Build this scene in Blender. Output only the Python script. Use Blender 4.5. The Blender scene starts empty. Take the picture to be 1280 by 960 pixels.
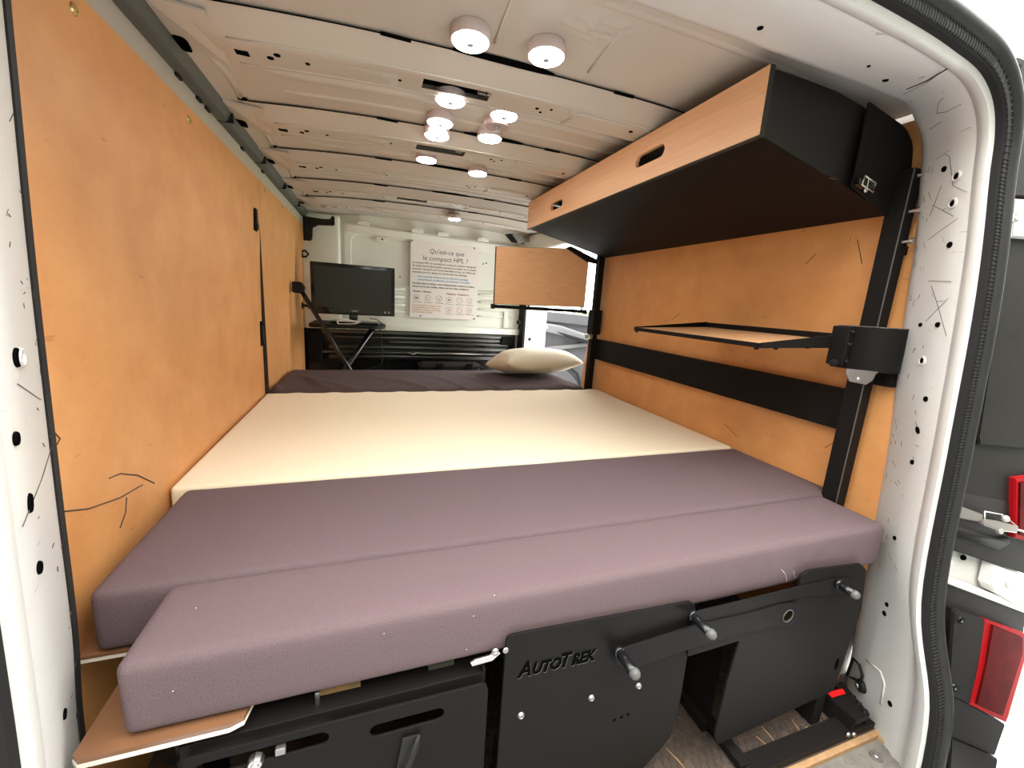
import bpy, bmesh, math, random
from mathutils import Vector, Matrix, noise
random.seed(7)
SC = bpy.context.scene
COL = SC.collection
# ---------------------------------------------------------------- camera
CAM = Vector((-0.383, 0.0, 0.943)); FPX = 510.0
YAW, PIT, ROL = 0.3408, -0.1974, 0.0623
_f = Vector((math.sin(YAW)*math.cos(PIT), math.cos(YAW)*math.cos(PIT), math.sin(PIT)))
_r0 = Vector((math.cos(YAW), -math.sin(YAW), 0)); _u0 = _r0.cross(_f)
_r = math.cos(ROL)*_r0 + math.sin(ROL)*_u0
_u = -math.sin(ROL)*_r0 + math.cos(ROL)*_u0
cd = bpy.data.cameras.new('camera'); cam = bpy.data.objects.new('camera', cd); COL.objects.link(cam)
cd.sensor_width = 36; cd.lens = FPX/1280*36; cd.clip_start = 0.02; cd.clip_end = 500
cam.matrix_world = Matrix(((_r.x,_u.x,-_f.x,CAM.x),(_r.y,_u.y,-_f.y,CAM.y),(_r.z,_u.z,-_f.z,CAM.z),(0,0,0,1)))
SC.camera = cam
# ---------------------------------------------------------------- world, exposure
W = bpy.data.worlds.new('world'); SC.world = W; W.use_nodes = True
bg = W.node_tree.nodes['Background']
bg.inputs[1].default_value = 6.4
_n = W.node_tree.nodes; _l = W.node_tree.links                       # bright even overcast sky
_tc = _n.new('ShaderNodeTexCoord'); _sp = _n.new('ShaderNodeSeparateXYZ'); _mr = _n.new('ShaderNodeMapRange'); _mx = _n.new('ShaderNodeMix'); _mx.data_type = 'RGBA'
_l.new(_tc.outputs['Generated'], _sp.inputs[0]); _l.new(_sp.outputs['Z'], _mr.inputs['Value']); _l.new(_mr.outputs[0], _mx.inputs[0])
_mx.inputs[6].default_value = (0.92,0.915,0.91,1); _mx.inputs[7].default_value = (1.0,1.0,1.0,1); _l.new(_mx.outputs[2], bg.inputs[0])
vs = SC.view_settings
vs.view_transform = 'Standard'; vs.look = 'None'; vs.gamma = 1; vs.use_curve_mapping = False
vs.exposure = 0.8
# ---------------------------------------------------------------- pixel rays -> points on planes
def ray(x, y): return _f*FPX + _r*(x-640) - _u*(y-480)
def PX(p, X): d = ray(*p); return CAM + d*((X-CAM.x)/d.x)
def PY(p, Y): d = ray(*p); return CAM + d*((Y-CAM.y)/d.y)
def PZ(p, Z): d = ray(*p); return CAM + d*((Z-CAM.z)/d.z)
# ---------------------------------------------------------------- materials
def srgb(r, g, b):
    f = lambda c: c/12.92 if c <= 0.04045 else ((c+0.055)/1.055)**2.4
    return (f(r/255), f(g/255), f(b/255), 1)
MATS = {}
def mat(name, col, rough=0.5, metal=0.0, var=0.0, vscale=8.0, bump=0.0, bscale=80.0, stretch=(1,1,1), emit=None, es=0, spec=0.5, col2=None, coat=0):
    m = bpy.data.materials.new(name); m.use_nodes = True
    nt = m.node_tree; b = nt.nodes['Principled BSDF']
    b.inputs['Base Color'].default_value = col; b.inputs['Roughness'].default_value = rough
    b.inputs['Metallic'].default_value = metal; b.inputs['Specular IOR Level'].default_value = spec
    if coat: b.inputs['Coat Weight'].default_value = coat; b.inputs['Coat Roughness'].default_value = 0.15
    tc = nt.nodes.new('ShaderNodeTexCoord'); mp = nt.nodes.new('ShaderNodeMapping')
    mp.inputs['Scale'].default_value = stretch; nt.links.new(tc.outputs['Object'], mp.inputs[0])
    if var or col2:
        n = nt.nodes.new('ShaderNodeTexNoise'); n.inputs['Scale'].default_value = vscale; n.inputs['Detail'].default_value = 8
        n.inputs['Roughness'].default_value = 0.65
        nt.links.new(mp.outputs[0], n.inputs[0])
        r = nt.nodes.new('ShaderNodeValToRGB'); r.color_ramp.elements[0].position = 0.3; r.color_ramp.elements[1].position = 0.7
        c2 = col2 or tuple(min(1, c*(1+var)) for c in col[:3])+(1,)
        c1 = col if col2 else tuple(c*(1-var) for c in col[:3])+(1,)
        r.color_ramp.elements[0].color = c1; r.color_ramp.elements[1].color = c2
        nt.links.new(n.outputs[0], r.inputs[0]); nt.links.new(r.outputs[0], b.inputs['Base Color'])
    if bump:
        n2 = nt.nodes.new('ShaderNodeTexNoise'); n2.inputs['Scale'].default_value = bscale; n2.inputs['Detail'].default_value = 4
        nt.links.new(mp.outputs[0], n2.inputs[0])
        bp = nt.nodes.new('ShaderNodeBump'); bp.inputs['Strength'].default_value = bump; bp.inputs['Distance'].default_value = 0.01
        nt.links.new(n2.outputs[0], bp.inputs['Height']); nt.links.new(bp.outputs[0], b.inputs['Normal'])
    if emit: b.inputs['Emission Color'].default_value = emit; b.inputs['Emission Strength'].default_value = es
    MATS[name] = m
    return m
def scratched(name, col, rough, dark, amount=0.5, scale=(6,6,60), col2=None, vs_=3):
    """paint with sparse dark scuffs"""
    m = mat(name, col, rough, var=0.03, vscale=vs_, col2=col2, bump=0.05, bscale=300)
    nt = m.node_tree; b = nt.nodes['Principled BSDF']
    old = b.inputs['Base Color'].links[0].from_socket
    tc = nt.nodes.new('ShaderNodeTexCoord'); mp = nt.nodes.new('ShaderNodeMapping')
    mp.inputs['Scale'].default_value = scale; mp.inputs['Rotation'].default_value = (0.5, 0.3, 0.2)
    nt.links.new(tc.outputs['Object'], mp.inputs[0])
    n = nt.nodes.new('ShaderNodeTexNoise'); n.inputs['Scale'].default_value = 4; n.inputs['Detail'].default_value = 3
    nt.links.new(mp.outputs[0], n.inputs[0])
    r = nt.nodes.new('ShaderNodeValToRGB'); r.color_ramp.elements[0].position = 0.70; r.color_ramp.elements[1].position = 0.74
    r.color_ramp.elements[0].color = (0,0,0,1); r.color_ramp.elements[1].color = (amount,)*3+(1,)
    nt.links.new(n.outputs[0], r.inputs[0])
    mx = nt.nodes.new('ShaderNodeMix'); mx.data_type = 'RGBA'
    nt.links.new(r.outputs[0], mx.inputs[0]); nt.links.new(old, mx.inputs[6]); mx.inputs[7].default_value = dark
    nt.links.new(mx.outputs[2], b.inputs['Base Color'])
    return m
scratched('hardboard', srgb(200,136,78), 0.45, srgb(122,76,40), 0.35, (5,5,22), srgb(216,154,95), 9)
mat('panel_edge', srgb(40,34,30), 0.7)
mat('beech', srgb(222,165,117), 0.45, col2=srgb(235,183,137), vscale=5, stretch=(3,0.6,22), bump=0.03, bscale=60)
mat('beech_flat', srgb(208,156,108), 0.45, col2=srgb(222,174,128), vscale=5, stretch=(0.6,3,22))
scratched('white_paint', srgb(199,196,190), 0.38, srgb(110,104,96), 0.6)
mat('roof_paint', srgb(190,181,168), 0.36, var=0.04, vscale=3)
mat('roof_band', srgb(146,146,141), 0.45, var=0.06, vscale=6)  # shading of the rib slopes painted as grey; plain grey on the roof bracket
mat('bulk_paint', srgb(236,236,226), 0.35, var=0.03, vscale=4)
mat('dark_hole', (0.003,0.003,0.003,1), 1.0, spec=0.0)
mat('black_steel', (0.0105,0.009,0.0085,1), 0.48, spec=0.08, bump=0.02, bscale=900)
mat('black_steel_soft', (0.012,0.010,0.0095,1), 0.5, spec=0.3, bump=0.02, bscale=900)
mat('black_gloss', (0.006,0.006,0.007,1), 0.18)
mat('black_enamel', (0.008,0.008,0.008,1), 0.28, spec=1.0, coat=1.0)
mat('screen', (0.02,0.02,0.02,1), 0.3, spec=0.35)
mat('rubber', (0.018,0.017,0.016,1), 0.6, spec=0.25, var=0.2, vscale=20, bump=0.05, bscale=120)
mat('rubber_rib', (0.012,0.011,0.011,1), 0.7, spec=0.2)
mat('plastic_black', (0.014,0.0125,0.0115,1), 0.55, spec=0.15, bump=0.05, bscale=400)
mat('duct_grey', (0.085,0.083,0.076,1), 0.5)
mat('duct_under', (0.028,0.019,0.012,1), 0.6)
mat('fabric_grey', srgb(101,84,86), 0.85, var=0.10, vscale=420, bump=0.2, bscale=420, spec=0.2)
mat('fabric_dark', srgb(88,75,76), 0.85, var=0.10, vscale=300, bump=0.2, bscale=400, spec=0.2)
mat('fabric_cream', srgb(243,227,198), 0.85, var=0.02, vscale=200, bump=0.08, bscale=700, spec=0.2)
mat('fabric_pillow', srgb(238,226,203), 0.85, var=0.03, vscale=60, bump=0.1, bscale=500, spec=0.2)
mat('steel', (0.62,0.6,0.57,1), 0.3, metal=1)
mat('steel_dull', (0.36,0.33,0.31,1), 0.45, metal=0.9)
mat('brass', (0.62,0.45,0.2,1), 0.35, metal=1)
mat('hpl_top', srgb(120,84,58), 0.22, var=0.1, vscale=6, coat=0.3)
mat('hpl_edge', srgb(226,216,200), 0.5)
mat('floor_rubber', srgb(58,46,38), 0.75, col2=srgb(86,70,56), vscale=14, bump=0.1, bscale=200)
mat('hex_rubber', srgb(48,39,33), 0.7, col2=srgb(74,60,48), vscale=12)
mat('sill_mat', srgb(96,92,86), 0.6, col2=srgb(128,122,112), vscale=20, bump=0.1, bscale=150)
mat('raw_wood', srgb(160,124,86), 0.8, var=0.2, vscale=60)
mat('red_plastic', srgb(225,30,28), 0.4)
mat('red_lens', srgb(140,12,18), 0.45, spec=0.12)
mat('red_lens_dark', srgb(72,10,10), 0.5, var=0.5, vscale=14, spec=0.06)
mat('clear_lens', srgb(226,220,200), 0.12)
mat('puck_body', srgb(205,186,180), 0.5)
mat('puck_light', (0.9,0.9,0.92,1), 0.4, emit=(0.93,0.97,1,1), es=30.0)
mat('puck_off', srgb(170,150,142), 0.35)
mat('puck_sensor', srgb(128,130,130), 0.5)
mat('paper', srgb(236,229,224), 0.7)
mat('ink', srgb(60,56,56), 0.8)
mat('ink_blue', srgb(80,142,190), 0.8)
mat('ink_red', srgb(150,60,80), 0.8)
mat('ink_orange', srgb(206,140,104), 0.8)
mat('grey_door', srgb(88,88,91), 0.6, spec=0.2)
mat('grey_door_light', srgb(116,116,118), 0.6, spec=0.2)
mat('grey_door_dark', srgb(34,34,36), 0.6, spec=0.2)
mat('pavement', srgb(146,148,152), 0.9, var=0.08, vscale=3)
mat('concrete', srgb(214,215,216), 0.9, var=0.05, vscale=3)
mat('grass', srgb(122,150,60), 0.95, col2=srgb(150,176,70), vscale=2)
mat('leaf_green', srgb(66,70,52), 0.9, col2=srgb(92,98,72), vscale=4)
mat('bag_film', (0.01,0.01,0.014,1), 0.1, bump=0.8, bscale=18)
mat('white_cable', srgb(226,226,226), 0.5)
mat('hair', srgb(74,62,52), 0.8)
# ---------------------------------------------------------------- object helpers
WLOC = {}
def _link(o, parent):
    COL.objects.link(o)
    if parent is not None: o.parent = parent
def thing(name, label, cat, loc=(0,0,0), group=None):
    o = bpy.data.objects.new(name, None); o.empty_display_size = 0.05
    COL.objects.link(o); o.location = loc; WLOC[o.name] = Vector(loc)
    o['label'] = label; o['category'] = cat
    if group: o['group'] = group
    return o
def obj(name, src, m, parent=None, label=None, smooth=False):
    """src: bmesh or mesh in world coordinates"""
    base = WLOC[parent.name] if parent is not None else Vector((0,0,0))
    if isinstance(src, bmesh.types.BMesh):
        bmesh.ops.recalc_face_normals(src, faces=src.faces[:])
        me = bpy.data.meshes.new(name); src.to_mesh(me); src.free()
    else: me = src; me.name = name
    if base.length: me.transform(Matrix.Translation(-base))
    me.materials.clear()
    for k in (m if isinstance(m, (list, tuple)) else [m]): me.materials.append(MATS[k])
    for p in me.polygons: p.use_smooth = bool(smooth)
    if smooth and smooth is not True:
        me.set_sharp_from_angle(angle=math.radians(smooth))
    o = bpy.data.objects.new(name, me); _link(o, parent); WLOC[o.name] = base
    if label: o['label'] = label
    return o
def solo(name, src, m, label, cat, group=None, smooth=False, origin=None):
    o = obj(name, src, m, None, None, smooth)
    if origin is not None:
        o.data.transform(Matrix.Translation(-Vector(origin))); o.location = origin; WLOC[o.name] = Vector(origin)
    o['label'] = label; o['category'] = cat
    if group: o['group'] = group
    return o
def struct(name, src, m, label=None, smooth=False):
    o = obj(name, src, m, None, None, smooth); o['kind'] = 'structure'
    if label: o['label'] = label
    return o
def clone(o, parent, delta):
    c = o.copy(); COL.objects.link(c); c.parent = parent; c.location = Vector(o.location)+Vector(delta)
    WLOC[c.name] = WLOC[o.name]
    return c
def BM(): return bmesh.new()
def box(bm, x0, x1, y0, y1, z0, z1, bev=0.0, seg=2, M=None):
    v = [bm.verts.new(p) for p in ((x0,y0,z0),(x1,y0,z0),(x1,y1,z0),(x0,y1,z0),(x0,y0,z1),(x1,y0,z1),(x1,y1,z1),(x0,y1,z1))]
    fs = [bm.faces.new([v[i] for i in q]) for q in ((0,3,2,1),(4,5,6,7),(0,1,5,4),(1,2,6,5),(2,3,7,6),(3,0,4,7))]
    vs_ = v
    if bev:
        es = {e for f in fs for e in f.edges}
        r = bmesh.ops.bevel(bm, geom=list(es), offset=bev, segments=seg, affect='EDGES', profile=0.6)
        vs_ = list({x for f in r['faces'] for x in f.verts} | {x for x in v if x.is_valid})
    if M is not None: bmesh.ops.transform(bm, matrix=M, verts=[x for x in vs_ if x.is_valid])
    return bm
def bxm(*a, **k): return box(BM(), *a, **k)
def tube(bm, pts, r, seg=8, cap=True):
    pts = [Vector(p) for p in pts]; n = len(pts); rings = []
    up = None
    for i, p in enumerate(pts):
        t = (pts[min(i+1,n-1)]-pts[max(i-1,0)]).normalized()
        if up is None:
            up = Vector((0,0,1)) if abs(t.z) < 0.9 else Vector((1,0,0))
        a = t.cross(up).normalized(); b = a.cross(t).normalized(); up = b
        rr = r[i] if isinstance(r, (list,tuple)) else r
        rings.append([bm.verts.new(p+a*rr*math.cos(2*math.pi*k/seg)+b*rr*math.sin(2*math.pi*k/seg)) for k in range(seg)])
    for i in range(n-1):
        for k in range(seg):
            bm.faces.new((rings[i][k], rings[i][(k+1)%seg], rings[i+1][(k+1)%seg], rings[i+1][k]))
    if cap: bm.faces.new(rings[0][::-1]); bm.faces.new(rings[-1])
    return bm
def lathe(bm, prof, seg=24, M=None):
    """prof: (radius, height) along local +z"""
    M = M or Matrix(); rings = []
    for r, h in prof:
        if r < 1e-6: rings.append([bm.verts.new(M @ Vector((0,0,h)))])
        else: rings.append([bm.verts.new(M @ Vector((r*math.cos(2*math.pi*k/seg), r*math.sin(2*math.pi*k/seg), h))) for k in range(seg)])
    for a, b in zip(rings, rings[1:]):
        for k in range(seg):
            q = (a[0] if len(a)==1 else a[k], a[0] if len(a)==1 else a[(k+1)%seg], b[0] if len(b)==1 else b[(k+1)%seg], b[0] if len(b)==1 else b[k])
            q = list(dict.fromkeys(q))
            if len(q) > 2: bm.faces.new(q)
    return bm
def axis_matrix(p, d):
    """local +z along d, origin p"""
    d = Vector(d).normalized()
    return Matrix.Translation(Vector(p)) @ Vector((0,0,1)).rotation_difference(d).to_matrix().to_4x4()
def rounded(pts, rad, n=5):
    """round the corners of a 2D polygon"""
    out = []; N = len(pts)
    for i in range(N):
        p = Vector(pts[i]); a = Vector(pts[i-1])-p; b = Vector(pts[(i+1)%N])-p
        rr = rad[i] if isinstance(rad, (list,tuple)) else rad
        if rr <= 0: out.append(tuple(p)); continue
        d = min(rr, a.length*0.48, b.length*0.48)
        s, e = p+a.normalized()*d, p+b.normalized()*d
        for k in range(n+1):
            t = k/n; out.append(tuple((1-t)**2*s + 2*t*(1-t)*p + t*t*e))
    return out
def oval(cx, cy, w, h, ang=0, n=8):
    r = h/2; pts = []
    for s, a0 in ((1,-90),(-1,90)):
        for k in range(n+1):
            a = math.radians(a0+180*k/n); pts.append((s*(w/2-r)+r*math.cos(a), r*math.sin(a)))
    c, s = math.cos(ang), math.sin(ang)
    return [(cx+c*x-s*y, cy+s*x+c*y) for x, y in pts]
def circle2(cx, cy, r, n=16): return [(cx+r*math.cos(2*math.pi*k/n), cy+r*math.sin(2*math.pi*k/n)) for k in range(n)]
def plate(polys, t, M, bev=0.0):
    """flat plate with holes: 2D polygons (outer first) extruded by t, centred, then M"""
    cu = bpy.data.curves.new('c', 'CURVE'); cu.dimensions = '2D'; cu.fill_mode = 'BOTH'; cu.extrude = t/2-bev; cu.bevel_depth = bev
    cu.bevel_resolution = 1
    if bev: cu.offset = -bev
    for pl in polys:
        s = cu.splines.new('POLY'); s.points.add(len(pl)-1); s.use_cyclic_u = True
        for q, (x, y) in zip(s.points, pl): q.co = (x, y, 0, 1)
    o = bpy.data.objects.new('c', cu); COL.objects.link(o)
    me = bpy.data.meshes.new_from_object(o.evaluated_get(bpy.context.evaluated_depsgraph_get()))
    bpy.data.objects.remove(o); bpy.data.curves.remove(cu)
    me.transform(M)
    return me
M_XZ = lambda y: Matrix(((1,0,0,0),(0,0,1,y),(0,1,0,0),(0,0,0,1)))      # 2D (x,z) on a y plane
M_YZ = lambda x: Matrix(((0,0,1,x),(1,0,0,0),(0,1,0,0),(0,0,0,1)))      # 2D (y,z) on an x plane
M_XY = lambda z: Matrix.Translation((0,0,z))
def text_mesh(body, size, M, align='LEFT', shear=0, space=1.0, extrude=0.0003, bold=0.0):
    cu = bpy.data.curves.new('t', 'FONT'); cu.body = body; cu.size = size; cu.align_x = align; cu.shear = shear
    cu.space_character = space; cu.extrude = extrude; cu.resolution_u = 2; cu.offset = bold
    o = bpy.data.objects.new('t', cu); COL.objects.link(o)
    me = bpy.data.meshes.new_from_object(o.evaluated_get(bpy.context.evaluated_depsgraph_get()))
    bpy.data.objects.remove(o); bpy.data.curves.remove(cu)
    me.transform(M)
    return me
def merge(meshes):
    bm = BM()
    for m in meshes: bm.from_mesh(m); bpy.data.meshes.remove(m)
    return bm
def soft_box(x0, x1, y0, y1, z0, z1, r, nx, ny, nz, disp=None):
    """rounded box as one subdivided shell"""
    bm = BM(); cache = {}
    L = ((x0,x1,nx),(y0,y1,ny),(z0,z1,nz))
    def edge(a, b, n, i):
        # samples concentrated at the rounded ends
        if i == 0: return a
        if i == n: return b
        ins = [0, .12*r, .3*r, .6*r, r]
        if i < 5 and n > 10: return a+ins[i]
        if n-i < 5 and n > 10: return b-ins[n-i]
        if n > 10: return a+r+(b-a-2*r)*(i-4)/(n-8)
        return a+(b-a)*i/n
    def V(i, j, k):
        if (i,j,k) in cache: return cache[(i,j,k)]
        p = Vector((edge(*L[0],i), edge(*L[1],j), edge(*L[2],k)))
        q = Vector((min(max(p.x,x0+r),x1-r), min(max(p.y,y0+r),y1-r), min(max(p.z,z0+r),z1-r)))
        d = p-q
        if d.length > 1e-9: p = q + d.normalized()*min(r, max(abs(d.x),abs(d.y),abs(d.z)))
        if disp: p = disp(p)
        cache[(i,j,k)] = bm.verts.new(p); return cache[(i,j,k)]
    for i in range(nx):
        for j in range(ny):
            for k in (0, nz): bm.faces.new((V(i,j,k),V(i+1,j,k),V(i+1,j+1,k),V(i,j+1,k)))
    for i in range(nx):
        for k in range(nz):
            for j in (0, ny): bm.faces.new((V(i,j,k),V(i+1,j,k),V(i+1,j,k+1),V(i,j,k+1)))
    for j in range(ny):
        for k in range(nz):
            for i in (0, nx): bm.faces.new((V(i,j,k),V(i,j+1,k),V(i,j+1,k+1),V(i,j,k+1)))
    return bm
def interp(tab, x):
    for (a, fa), (b, fb) in zip(tab, tab[1:]):
        if x <= b: return fa+(fb-fa)*(x-a)/(b-a) if b > a else fb
    return tab[-1][1]
def disc(bm, p, d, r, t=0.001, seg=14, ry=None):
    M = axis_matrix(p, d)
    if ry: M = M @ Matrix.Diagonal((1, ry/r, 1, 1))
    return lathe(bm, [(0,t),(r*.9,t),(r,0),(r,-t),(0,-t)], seg, M)
# ================================================================ SETTING
# ---- ground outside
bm = BM(); box(bm, -60, 60, -60, 60, -0.60, -0.55); struct('floor_outside', bm, 'pavement', 'pale pavement around the parked van')
bm = BM(); box(bm, 1.3, 7.0, -20, 40, -0.552, -0.535); struct('floor_apron', bm, 'concrete', 'pale concrete apron along the right side of the van')
bm = BM(); box(bm, 7, 59, -40, 59, -0.548, -0.50); struct('lawn', bm, 'grass', 'green lawn beyond the pavement')
# unseen leafy screen added behind the van to block rear light
HG = thing('shade_hedge', 'unseen leafy screen added behind the van to block rear light', 'shade_hedge', (0,-4.6,-.55))
bm = BM(); gh = {}
for i in range(81):
    for j in range(17):
        a = math.pi*j/16; x = -20+.5*i
        p = Vector((x, -4.6+1.0*math.cos(a), -.55+6.0*math.sin(a)**.35 if 0 < j < 16 else -.55))
        if 0 < j < 16: p += Vector((.2*noise.noise(p*1.7), .35*noise.noise(p*1.3+Vector((9,0,0))), .35*noise.noise(p*1.1+Vector((0,7,0)))))
        gh[i,j] = bm.verts.new(p)
for i in range(80):
    for j in range(16): bm.faces.new((gh[i,j],gh[i+1,j],gh[i+1,j+1],gh[i,j+1]))
obj('foliage', bm, 'leaf_green', HG, smooth=True)
for i in range(14): obj('stem', tube(BM(), [(-19+i*2.9,-4.6,-.55),(-19+i*2.9,-4.6,1.0)], .06, 8), 'raw_wood', HG)
# ---- van floor
FL = struct('floor', bxm(-0.86, 0.86, 0.44, 3.2, -0.03, 0.0), 'floor_rubber', 'worn dark rubber floor with hexagonal studs')
bm = BM(); pitch = 0.0185; R6 = pitch*0.535
row = 0; y = 0.50
while y < 1.05:
    x = -0.20 + (pitch/2 if row % 2 else 0)
    while x < 0.80:
        if random.random() > 0.03:
            h = 0.0022+random.random()*0.0006
            a = [bm.verts.new((x+R6*math.cos(math.pi/6+k*math.pi/3), y+R6*math.sin(math.pi/6+k*math.pi/3), 0)) for k in range(6)]
            b = [bm.verts.new((x+R6*.82*math.cos(math.pi/6+k*math.pi/3), y+R6*.82*math.sin(math.pi/6+k*math.pi/3), h)) for k in range(6)]
            bm.faces.new(b)
            for k in range(6): bm.faces.new((a[k], a[(k+1)%6], b[(k+1)%6], b[k]))
        x += pitch
    y += pitch*0.866; row += 1
o = obj('hexagon_studs', bm, 'hex_rubber', FL); o['kind'] = 'stuff'
# raw patches where the rubber has torn, long scratches
for poly in ([(1000,918),(1008,908),(1024,922),(1016,930),(1000,934)], [(948,946),(962,940),(965,948),(950,953)]):
    pts = [PZ(p, 0.0025) for p in poly]
    obj('bare_patch', plate([[(p.x,p.y) for p in pts]], 0.0015, M_XY(0.0028)), 'raw_wood', FL)
for a, b in (((952,908),(970,930)),((990,900),(1003,920)),((832,935),(860,965)),((945,920),(975,948))):
    A, B = PZ(a, .003), PZ(b, .003)
    obj('scratch', tube(BM(), [A, (A+B)/2+Vector((.002,0,0)), B], [0.0008,0.0015,0.0006], 5), 'raw_wood', FL)
# threshold at the rear doors
SL = struct('trim_1', bxm(-0.80, 0.80, 0.30, 0.44, -0.06, -0.008, 0.004), 'sill_mat', 'grey rubber step mat at the rear threshold')
obj('wood_edge', bxm(-0.80, 0.80, 0.438, 0.450, -0.03, 0.003, 0.002), 'raw_wood', SL)
bm = BM()
for i in range(60):
    for j in range(5):
        cx, cy = 0.30+i*0.024, 0.315+j*0.024+(0.012 if i%2 else 0)
        if cx < 0.78: disc(bm, (cx,cy,-0.008), (0,0,1), 0.009, 0.0015, 10, 0.006)
o = obj('oval_studs', bm, 'sill_mat', SL); o['kind'] = 'stuff'
obj('bolt', lathe(BM(), [(0,.004),(.004,.004),(.006,.002),(.012,.002),(.013,-.002)], 16, axis_matrix(PZ((1095,945),-0.006),(0,0,1))), 'steel_dull', SL, smooth=40)
obj('rust_edge', bxm(0.735, 0.80, 0.30, 0.44, -0.012, 0.0, 0.003), 'raw_wood', SL)
# ---- outer body sheets that close the van
WL = struct('wall_left', bxm(-0.96, -0.83, 0.58, 5.2, -0.25, 1.52), 'white_paint', 'left van side lined with orange-brown hardboard')
bm = BM(); box(bm, 0.83, 0.96, 0.58, 2.10, -0.25, 1.52); box(bm, 0.83, 0.96, 3.05, 3.25, -0.25, 1.52); box(bm, 0.83, 0.96, 2.10, 3.05, 1.30, 1.52); box(bm, 0.83, 0.96, 2.10, 3.05, -0.25, 0.02)
WR = struct('wall_right', bm, 'white_paint', 'right van side lined with orange-brown hardboard, side door open')
# hardboard lining, left: two panels
def wx(z, s):                                   # side wall leans in a little towards the roof
    return s*interp([(-.1,.805),(.7,.803),(1.0,.797),(1.2,.788),(1.45,.778)], z)
def lining(name, y0, y1, z0, z1, s, parent, yfun=None, t=0.005, ny=8, nz=14):
    bm = BM(); g = {}
    for i in range(ny+1):
        for k in range(nz+1):
            z = z0+(z1-z0)*k/nz
            a, b = (yfun(z) if yfun else (y0, y1))
            yy = a+(b-a)*i/ny
            for side in (0, 1): g[i,k,side] = bm.verts.new((wx(z,s)+s*t*side, yy, z))
    for i in range(ny):
        for k in range(nz):
            for side in (0,1): bm.faces.new((g[i,k,side],g[i+1,k,side],g[i+1,k+1,side],g[i,k+1,side]))
    for i in range(ny):
        for k in (0,nz): bm.faces.new((g[i,k,0],g[i+1,k,0],g[i+1,k,1],g[i,k,1]))
    for k in range(nz):
        for i in (0,ny): bm.faces.new((g[i,k,0],g[i,k+1,0],g[i,k+1,1],g[i,k,1]))
    return obj(name, bm, 'hardboard', parent, smooth=30)
pl = lining('lining_panel', 0.60, 1.925, 0.0, 1.345, -1, WL)
pl2 = lining('lining_panel', 1.929, 3.06, 0.0, 1.345, -1, WL)
# right panel: front edge follows the rounded sliding-door aperture
def right_edge(z): return (0.572 if z < .6 else .59, interp([(0,2.13),(.56,2.115),(.75,2.085),(.82,2.06),(.9,2.015),(1.05,1.988),(1.2,1.978),(1.4,1.975)], z))
pr = lining('lining_panel', 0, 0, 0.0, 1.40, 1, WR, right_edge)
obj('panel_joint', bxm(-0.803, -0.7895, 1.924, 1.930, 0.5, 1.34), 'panel_edge', WL)
def screw(p, d, parent, m='brass', r=0.009):
    return obj('screw', lathe(BM(), [(0,.0015),(r*.35,.0012),(r*.4,.003),(r*.8,.0028),(r,.0),(r,-.002)], 14, axis_matrix(p, d)), m, parent, smooth=50)
for px_ in ((90,11),(235,149),(330,238),(352,258)):
    q = PX(px_, -0.785); q.x = wx(q.z,-1); screw(q, (1,0,0), WL)
for px_ in ((1060,300),(800,322)):
    q = PX(px_, 0.79); q.x = wx(q.z,1); screw(q, (-1,0,0), WR, r=0.006)
# two plastic catches cut through the left lining
for c_ in ((318,271),(331,417)):
    q = PX(c_, -0.79); q.x = wx(q.z,-1)
    obj('recess', bxm(q.x-.002, q.x+.0012, q.y-.022, q.y+.022, q.z-.05, q.z+.05, 0.001), 'dark_hole', WL)
    bm = BM(); box(bm, q.x, q.x+.008, q.y-.012, q.y+.014, q.z-.034, q.z+.03, 0.003); box(bm, q.x, q.x+.012, q.y-.018, q.y+.002, q.z-.046, q.z-.022, 0.003)
    obj('catch', bm, 'plastic_black', WL)
# scuffs, hairs and nicks on the linings
for pts in ([(72,640),(110,636),(150,622),(178,606)], [(136,598),(150,592),(172,594),(193,604)], [(150,660),(157,640),(158,622)], [(66,540),(74,548),(70,556)]):
    q = [PX(p, -0.803) for p in pts]
    obj('hair_mark', tube(BM(), [Vector((wx(v.z,-1)+.0006,v.y,v.z)) for v in q], 0.0011, 5), 'hair', WL)
for a, b in (((1030,560),(1050,548)),((840,400),(850,392)),((905,530),(920,545)),((1010,330),(1022,318)),((1075,300),(1080,330))):
    q = [PX(p, 0.80) for p in (a,b)]
    obj('scuff', tube(BM(), [Vector((wx(v.z,1)-.0004,v.y,v.z)) for v in q], 0.0009, 5), 'hair', WR)
# ---- body rail above the left lining, cable duct along the roof edge
o = struct('trim_2', bxm(-0.83, -0.790, 0.55, 3.08, 1.340, 1.402, 0.003), 'roof_paint', 'pale metal body rail above the left lining')
DU = struct('trim_3', bxm(-0.815, -0.762, 0.50, 0.506, 1.40, 1.43), 'duct_under', 'dark plastic cable duct along the left roof edge')
yy = [0.50, 1.50, 1.90, 2.30, 2.72, 3.06]
for a, b in zip(yy, yy[1:]):
    bm = BM()
    prof = [(-.815,1.399),(-.770,1.399),(-.764,1.403),(-.752,1.430),(-.754,1.452),(-.815,1.455)]
    ring = [[bm.verts.new((x,y_,z)) for x,z in prof] for y_ in (a+.002, b-.002)]
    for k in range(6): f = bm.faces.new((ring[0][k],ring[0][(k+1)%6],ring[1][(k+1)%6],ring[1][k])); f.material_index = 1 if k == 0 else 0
    bm.faces.new(ring[0]); bm.faces.new(ring[1][::-1])
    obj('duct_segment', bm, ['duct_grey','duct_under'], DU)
    if b < 3: obj('joint_band', bxm(-.816, -.750, b-.003, b+.003, 1.3975, 1.446, 0.002), 'plastic_black', DU)
for yq in (1.22, 1.34, 1.40, 1.72, 2.0):
    obj('clip', bxm(-.794, -.784, yq, yq+.03, 1.392, 1.402, 0.002), 'plastic_black', DU)
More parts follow.
